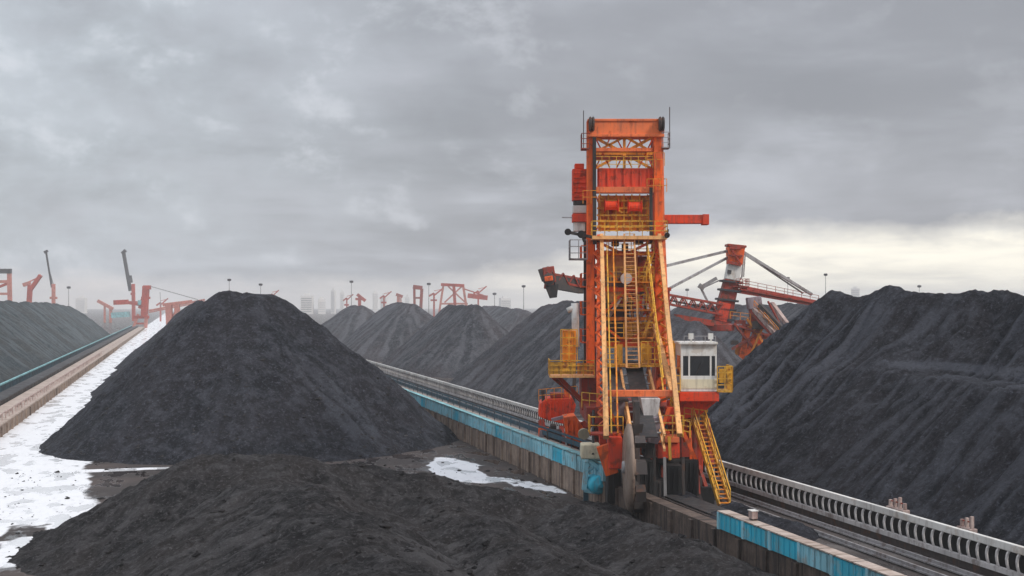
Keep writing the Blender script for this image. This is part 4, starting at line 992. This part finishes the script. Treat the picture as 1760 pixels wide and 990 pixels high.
# ------------------------------------------------------------------ far stacker at the end of the left conveyor
def frame_at(u, d):
    xc = (u - 880) * d / F
    def LL(uu, v, dd=d): return Vector(((uu - 880) * dd / F - xc, dd - d, H - (v - HOR) * dd / F))
    return W(xc, d, 0), LL
def machine(name, u, d, label, cat, parts, group=None):
    loc, LL = frame_at(u, d)
    e = empty(name, loc, -TH); tag(e, label, cat, group)
    for p in parts:
        nm, mat, bars = p
        mb = MB()
        for bb in bars:
            u0, v0, u1, v1, wpx = bb[:5]
            mb.bar(LL(u0, v0), LL(u1, v1), wpx * d / F, (bb[5] if len(bb) > 5 else wpx) * d / F, up=(0, 1, 0))
        mb.build(nm, M[mat], e)
    # feet down to the ground
    return e, LL
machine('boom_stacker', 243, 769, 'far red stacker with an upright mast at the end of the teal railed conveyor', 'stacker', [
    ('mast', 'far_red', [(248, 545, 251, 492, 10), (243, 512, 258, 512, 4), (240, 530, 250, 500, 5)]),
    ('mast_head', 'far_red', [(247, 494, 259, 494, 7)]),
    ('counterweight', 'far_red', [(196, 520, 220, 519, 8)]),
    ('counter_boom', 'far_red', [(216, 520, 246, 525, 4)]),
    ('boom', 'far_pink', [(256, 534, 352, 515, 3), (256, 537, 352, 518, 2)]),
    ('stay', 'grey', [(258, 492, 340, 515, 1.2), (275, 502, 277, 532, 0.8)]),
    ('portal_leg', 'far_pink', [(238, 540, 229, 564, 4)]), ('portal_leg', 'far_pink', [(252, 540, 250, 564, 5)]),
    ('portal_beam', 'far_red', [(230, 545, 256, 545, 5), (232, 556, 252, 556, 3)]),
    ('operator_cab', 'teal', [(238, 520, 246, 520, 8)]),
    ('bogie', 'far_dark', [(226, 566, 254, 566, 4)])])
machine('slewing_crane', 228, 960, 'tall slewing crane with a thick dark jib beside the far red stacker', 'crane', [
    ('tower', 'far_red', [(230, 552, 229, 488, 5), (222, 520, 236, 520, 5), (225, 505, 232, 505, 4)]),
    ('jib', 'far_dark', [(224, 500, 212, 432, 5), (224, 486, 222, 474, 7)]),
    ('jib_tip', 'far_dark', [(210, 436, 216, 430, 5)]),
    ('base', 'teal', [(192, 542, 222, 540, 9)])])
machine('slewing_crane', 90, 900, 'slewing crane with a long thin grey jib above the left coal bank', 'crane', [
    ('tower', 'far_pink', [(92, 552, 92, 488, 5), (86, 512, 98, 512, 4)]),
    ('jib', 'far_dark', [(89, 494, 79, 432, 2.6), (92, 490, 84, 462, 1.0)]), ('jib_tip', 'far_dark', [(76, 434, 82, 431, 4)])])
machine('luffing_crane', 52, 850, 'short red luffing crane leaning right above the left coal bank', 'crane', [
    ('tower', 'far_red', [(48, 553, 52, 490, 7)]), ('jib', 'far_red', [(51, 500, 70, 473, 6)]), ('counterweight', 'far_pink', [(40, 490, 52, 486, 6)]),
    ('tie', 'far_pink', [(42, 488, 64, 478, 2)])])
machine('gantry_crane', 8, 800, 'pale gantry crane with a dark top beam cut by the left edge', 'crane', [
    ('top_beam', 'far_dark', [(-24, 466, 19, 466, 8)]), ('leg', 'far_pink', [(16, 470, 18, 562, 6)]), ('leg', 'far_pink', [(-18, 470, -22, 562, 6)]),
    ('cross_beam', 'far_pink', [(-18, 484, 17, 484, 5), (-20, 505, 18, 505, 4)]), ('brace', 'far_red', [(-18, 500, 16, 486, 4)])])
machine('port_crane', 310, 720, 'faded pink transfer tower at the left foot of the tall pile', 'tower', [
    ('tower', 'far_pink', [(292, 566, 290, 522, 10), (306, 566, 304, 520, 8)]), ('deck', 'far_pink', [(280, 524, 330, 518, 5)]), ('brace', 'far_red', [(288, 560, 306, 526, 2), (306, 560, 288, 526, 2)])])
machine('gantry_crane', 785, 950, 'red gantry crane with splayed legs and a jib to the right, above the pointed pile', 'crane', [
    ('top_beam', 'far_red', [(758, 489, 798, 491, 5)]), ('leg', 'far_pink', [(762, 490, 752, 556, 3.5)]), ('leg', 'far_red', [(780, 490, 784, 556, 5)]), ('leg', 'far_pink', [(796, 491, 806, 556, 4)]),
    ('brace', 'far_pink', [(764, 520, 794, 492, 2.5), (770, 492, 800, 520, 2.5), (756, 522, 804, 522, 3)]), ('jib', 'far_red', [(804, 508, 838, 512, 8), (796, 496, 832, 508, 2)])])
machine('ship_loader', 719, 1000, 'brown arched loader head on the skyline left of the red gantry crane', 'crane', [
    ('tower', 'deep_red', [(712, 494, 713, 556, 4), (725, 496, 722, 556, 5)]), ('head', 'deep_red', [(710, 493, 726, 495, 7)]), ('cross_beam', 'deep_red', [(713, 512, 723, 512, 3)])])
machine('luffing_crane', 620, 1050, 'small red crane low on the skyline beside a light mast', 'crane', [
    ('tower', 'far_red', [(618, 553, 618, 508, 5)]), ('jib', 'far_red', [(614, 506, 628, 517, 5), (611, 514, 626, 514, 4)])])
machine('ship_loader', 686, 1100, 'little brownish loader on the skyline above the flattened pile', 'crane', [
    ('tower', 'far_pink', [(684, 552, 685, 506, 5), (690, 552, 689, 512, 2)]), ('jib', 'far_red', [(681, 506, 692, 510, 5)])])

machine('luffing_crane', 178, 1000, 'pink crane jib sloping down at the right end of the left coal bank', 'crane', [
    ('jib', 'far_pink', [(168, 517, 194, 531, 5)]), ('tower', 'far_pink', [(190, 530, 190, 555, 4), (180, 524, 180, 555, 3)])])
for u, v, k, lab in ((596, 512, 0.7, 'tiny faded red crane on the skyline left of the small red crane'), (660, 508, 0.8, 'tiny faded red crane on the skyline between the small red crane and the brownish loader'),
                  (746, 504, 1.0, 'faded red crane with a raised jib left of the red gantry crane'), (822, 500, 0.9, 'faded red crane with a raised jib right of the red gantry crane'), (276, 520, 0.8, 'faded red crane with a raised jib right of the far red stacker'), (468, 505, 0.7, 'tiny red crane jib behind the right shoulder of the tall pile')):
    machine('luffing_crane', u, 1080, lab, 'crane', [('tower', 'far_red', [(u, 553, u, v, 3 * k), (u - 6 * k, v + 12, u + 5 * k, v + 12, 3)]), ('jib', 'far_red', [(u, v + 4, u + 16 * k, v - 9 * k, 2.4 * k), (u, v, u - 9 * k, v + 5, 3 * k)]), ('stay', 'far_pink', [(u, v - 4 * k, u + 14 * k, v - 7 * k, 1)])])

# ------------------------------------------------------------------ light masts
masts = [(394, 481, 620, 'light mast peeking above the left of the tall pile'), (448, 489, 640, 'light mast with a wide head above the right of the tall pile'),
         (604, 484, 780, 'light mast beside the small red crane on the skyline'), (737, 488, 800, 'light mast between the arched loader and the red gantry crane'),
         (900, 492, 760, 'light mast left of the dark boom tip of the stacker'), (1181, 498, 700, 'light mast right of the tall orange mast, over the far pile'),
         (1354, 478, 650, 'light mast under the counter boom stay of the distant stacker'), (1419, 472, 420, 'light mast behind the first crest of the steep coal bank'),
         (1580, 492, 600, 'short light mast top behind the middle of the steep coal bank'), (118, 494, 900, 'thin light mast above the left coal bank'), (850, 505, 1000, 'faint light mast right of the red gantry crane')]
for u, v, d, lab in masts:
    loc, LL = frame_at(u, d); e = empty('light_mast', loc, -TH); tag(e, lab, 'light mast', 'light masts round the yard')
    t = LL(u, v); k = d / F
    MB().tube((0, 0, 0), t, 0.8 * k, 0.45 * k, n=8).build('pole', M['grey'], e)
    MB().lathe(t, (0, 0, 1), [(-2.2 * k, 1.2 * k), (-1.6 * k, 3.2 * k), (1.4 * k, 3.4 * k), (2.0 * k, 1.0 * k)], 12).build('lamp_head', M['far_dark'], e)

# ------------------------------------------------------------------ skyline blocks far across the harbour
for i, (u, v, w, d, lab) in enumerate([(528, 508, 20, 2000, 'broad pale block on the skyline right of the tall pile'), (553, 514, 12, 2000, 'low pale block on the skyline left of the slim tower pair'),
        (573, 499, 7, 2100, 'tallest slim pale tower on the skyline'), (588, 502, 6, 2200, 'slim pale tower right of the tallest one'), (645, 503, 8, 2100, 'pale tower between the two small cranes'),
        (660, 508, 10, 2000, 'squat pale tower left of the brownish loader'), (700, 510, 8, 2200, 'pale tower just left of the arched loader'), (868, 512, 18, 2200, 'wide low pale block right of the red gantry crane jib'),
        (1470, 496, 14, 2100, 'pale block on the skyline beyond the steep coal bank'), (140, 512, 16, 2200, 'wide pale block on the skyline beyond the left coal bank'), (412, 509, 16, 2100, 'pale block behind the tall pile top')]):
    loc, LL = frame_at(u, d); k = d / F; e = empty('tower_block', loc, -TH + 0.3 * math.sin(i * 2.1)); tag(e, lab, 'building', 'skyline blocks')
    hgt = LL(u, v).z; hw = w * k / 2
    MB().box(-hw, hw, -hw * 0.8, hw * 0.8, 0, hgt).build('wall', M['tower_a'], e)
    MB().box(-hw * 0.5, hw * 0.4, -hw * 0.3, hw * 0.3, hgt + 0.01, hgt + 3.5).build('roof', M['tower_a'], e)
    nf = int(hgt / 3.5); wn_ = MB()
    for f in range(1, nf): wn_.box(-hw * 0.9, hw * 0.9, -hw * 0.8 - 0.25, -hw * 0.8 - 0.01, f * 3.5, f * 3.5 + 1.4)
    wn_.build('window_band', M['tower_window'], e)

# ------------------------------------------------------------------ haze over the yard
hz = MB().box(-4600, 4600, -300, 5300, -1.0, 64.0)
m = bpy.data.materials.new('haze_air'); m.use_nodes = True; nt = m.node_tree
nt.nodes.clear(); out = nt.nodes.new('ShaderNodeOutputMaterial'); pv = nt.nodes.new('ShaderNodeVolumePrincipled')
pv.inputs['Density'].default_value = 0.00030; pv.inputs['Color'].default_value = (0.97, 0.97, 0.98, 1); pv.inputs['Anisotropy'].default_value = 0.0
nt.links.new(pv.outputs['Volume'], out.inputs['Volume'])
tag(hz.build('haze', m), kind='stuff')

# ------------------------------------------------------------------ overcast sky
w = bpy.data.worlds.new('World'); C.world = w; w.use_nodes = True; nt = w.node_tree
bg = nt.nodes['Background']
SUN_EL, SUN_AZ = R(40), R(140)
sky = N(nt, 'ShaderNodeTexSky'); sky.sky_type = 'NISHITA'; sky.sun_disc = False; sky.sun_elevation = SUN_EL; sky.sun_rotation = SUN_AZ; sky.air_density = 1.5; sky.dust_density = 3
tc = N(nt, 'ShaderNodeTexCoord'); sp = N(nt, 'ShaderNodeSeparateXYZ'); nt.links.new(tc.outputs['Generated'], sp.inputs[0])
X, Y, Z = sp.outputs
el = math_n(nt, 'ARCSINE', Z)
az = math_n(nt, 'ARCTAN2', X, Y)
# cloud deck seen in perspective: thin streaks low down, wide billows higher up
den = math_n(nt, 'ADD', math_n(nt, 'MAXIMUM', Z, 0.0), 0.11)
px = math_n(nt, 'DIVIDE', X, den); py = math_n(nt, 'DIVIDE', Y, den)
cb = N(nt, 'ShaderNodeCombineXYZ'); nt.links.new(px, cb.inputs[0]); nt.links.new(py, cb.inputs[1])
n1 = noise(nt, cb.outputs[0], 0.55, 7, 0.52, 0.5)
n2 = noise(nt, cb.outputs[0], 1.7, 7, 0.55, 0.3)
n3 = noise(nt, cb.outputs[0], 0.22, 3, 0.5, 0.2)
t = math_n(nt, 'ADD', math_n(nt, 'MULTIPLY', n1, 0.55), math_n(nt, 'MULTIPLY', n2, 0.25)); t = math_n(nt, 'ADD', t, math_n(nt, 'MULTIPLY', n3, 0.20))
k = ramp(nt, t, 0.40, 0.60)
cb2 = N(nt, 'ShaderNodeCombineXYZ'); nt.links.new(math_n(nt, 'MULTIPLY', az, 13.0), cb2.inputs[0]); nt.links.new(math_n(nt, 'MULTIPLY', el, 20.0), cb2.inputs[1])
n4 = noise(nt, cb2.outputs[0], 1.0, 8, 0.60, 0.15)
n5 = noise(nt, cb2.outputs[0], 0.45, 4, 0.5, 0.4)
cl = mixc(nt, k, (0.238, 0.247, 0.274), (0.405, 0.420, 0.465))
cl = mixc(nt, ramp(nt, n5, 0.38, 0.62, 0, 0.6), cl, (0.262, 0.270, 0.298))
left = ramp(nt, az, R(20), R(-8), 0, 1.0)
cl = mixc(nt, math_n(nt, 'MULTIPLY', left, ramp(nt, n4, 0.3, 0.7, 0.25, 0.85)), cl, (0.445, 0.49, 0.535))
wisp = math_n(nt, 'MULTIPLY', ramp(nt, n4, 0.52, 0.70), ramp(nt, az, R(26), R(0), 0.15, 0.65))
cl = mixc(nt, wisp, cl, (0.56, 0.578, 0.625))
# clear strip under the cloud deck, higher and warmer to the right, ragged upper edge
edge = math_n(nt, 'ADD', ramp(nt, az, R(10), R(27), R(0.9), R(3.3), smooth=True), math_n(nt, 'MULTIPLY', math_n(nt, 'SUBTRACT', n4, 0.5), R(2.2)))
gk = math_n(nt, 'DIVIDE', math_n(nt, 'SUBTRACT', edge, el), R(1.3))
gk = math_n(nt, 'ADD', gk, 0.5, clamp=True)
gl = mixc(nt, ramp(nt, az, R(-2), R(30)), (0.66, 0.61, 0.59), (0.98, 0.93, 0.80))
cl = mixc(nt, math_n(nt, 'MULTIPLY', gk, ramp(nt, n2, 0.3, 0.65, 0.65, 1.0)), cl, gl)
zen = ramp(nt, el, R(16), R(65), 1.0, 2.4)
vm = N(nt, 'ShaderNodeVectorMath'); vm.operation = 'SCALE'; nt.links.new(cl, vm.inputs[0]); nt.links.new(math_n(nt, 'MULTIPLY', zen, 10.0), vm.inputs['Scale'])
mix = mixc(nt, 0.95, sky.outputs[0], vm.outputs[0])
nt.links.new(mix, bg.inputs['Color']); bg.inputs['Strength'].default_value = 0.10

sd = bpy.data.lights.new('sun', 'SUN'); sd.energy = 1.5; sd.angle = R(11); sd.color = (1.0, 0.95, 0.88)
so = bpy.data.objects.new('sun', sd); COL.objects.link(so)
dirv = Vector((math.sin(SUN_AZ) * math.cos(SUN_EL), math.cos(SUN_AZ) * math.cos(SUN_EL), math.sin(SUN_EL)))
so.rotation_euler = dirv.to_track_quat('Z', 'Y').to_euler()

C.view_settings.view_transform = 'Standard'; C.view_settings.look = 'None'
C.view_settings.exposure = 0.42; C.view_settings.gamma = 1.0; C.view_settings.use_curve_mapping = False
C.cycles.max_bounces = 5; C.cycles.volume_bounces = 1
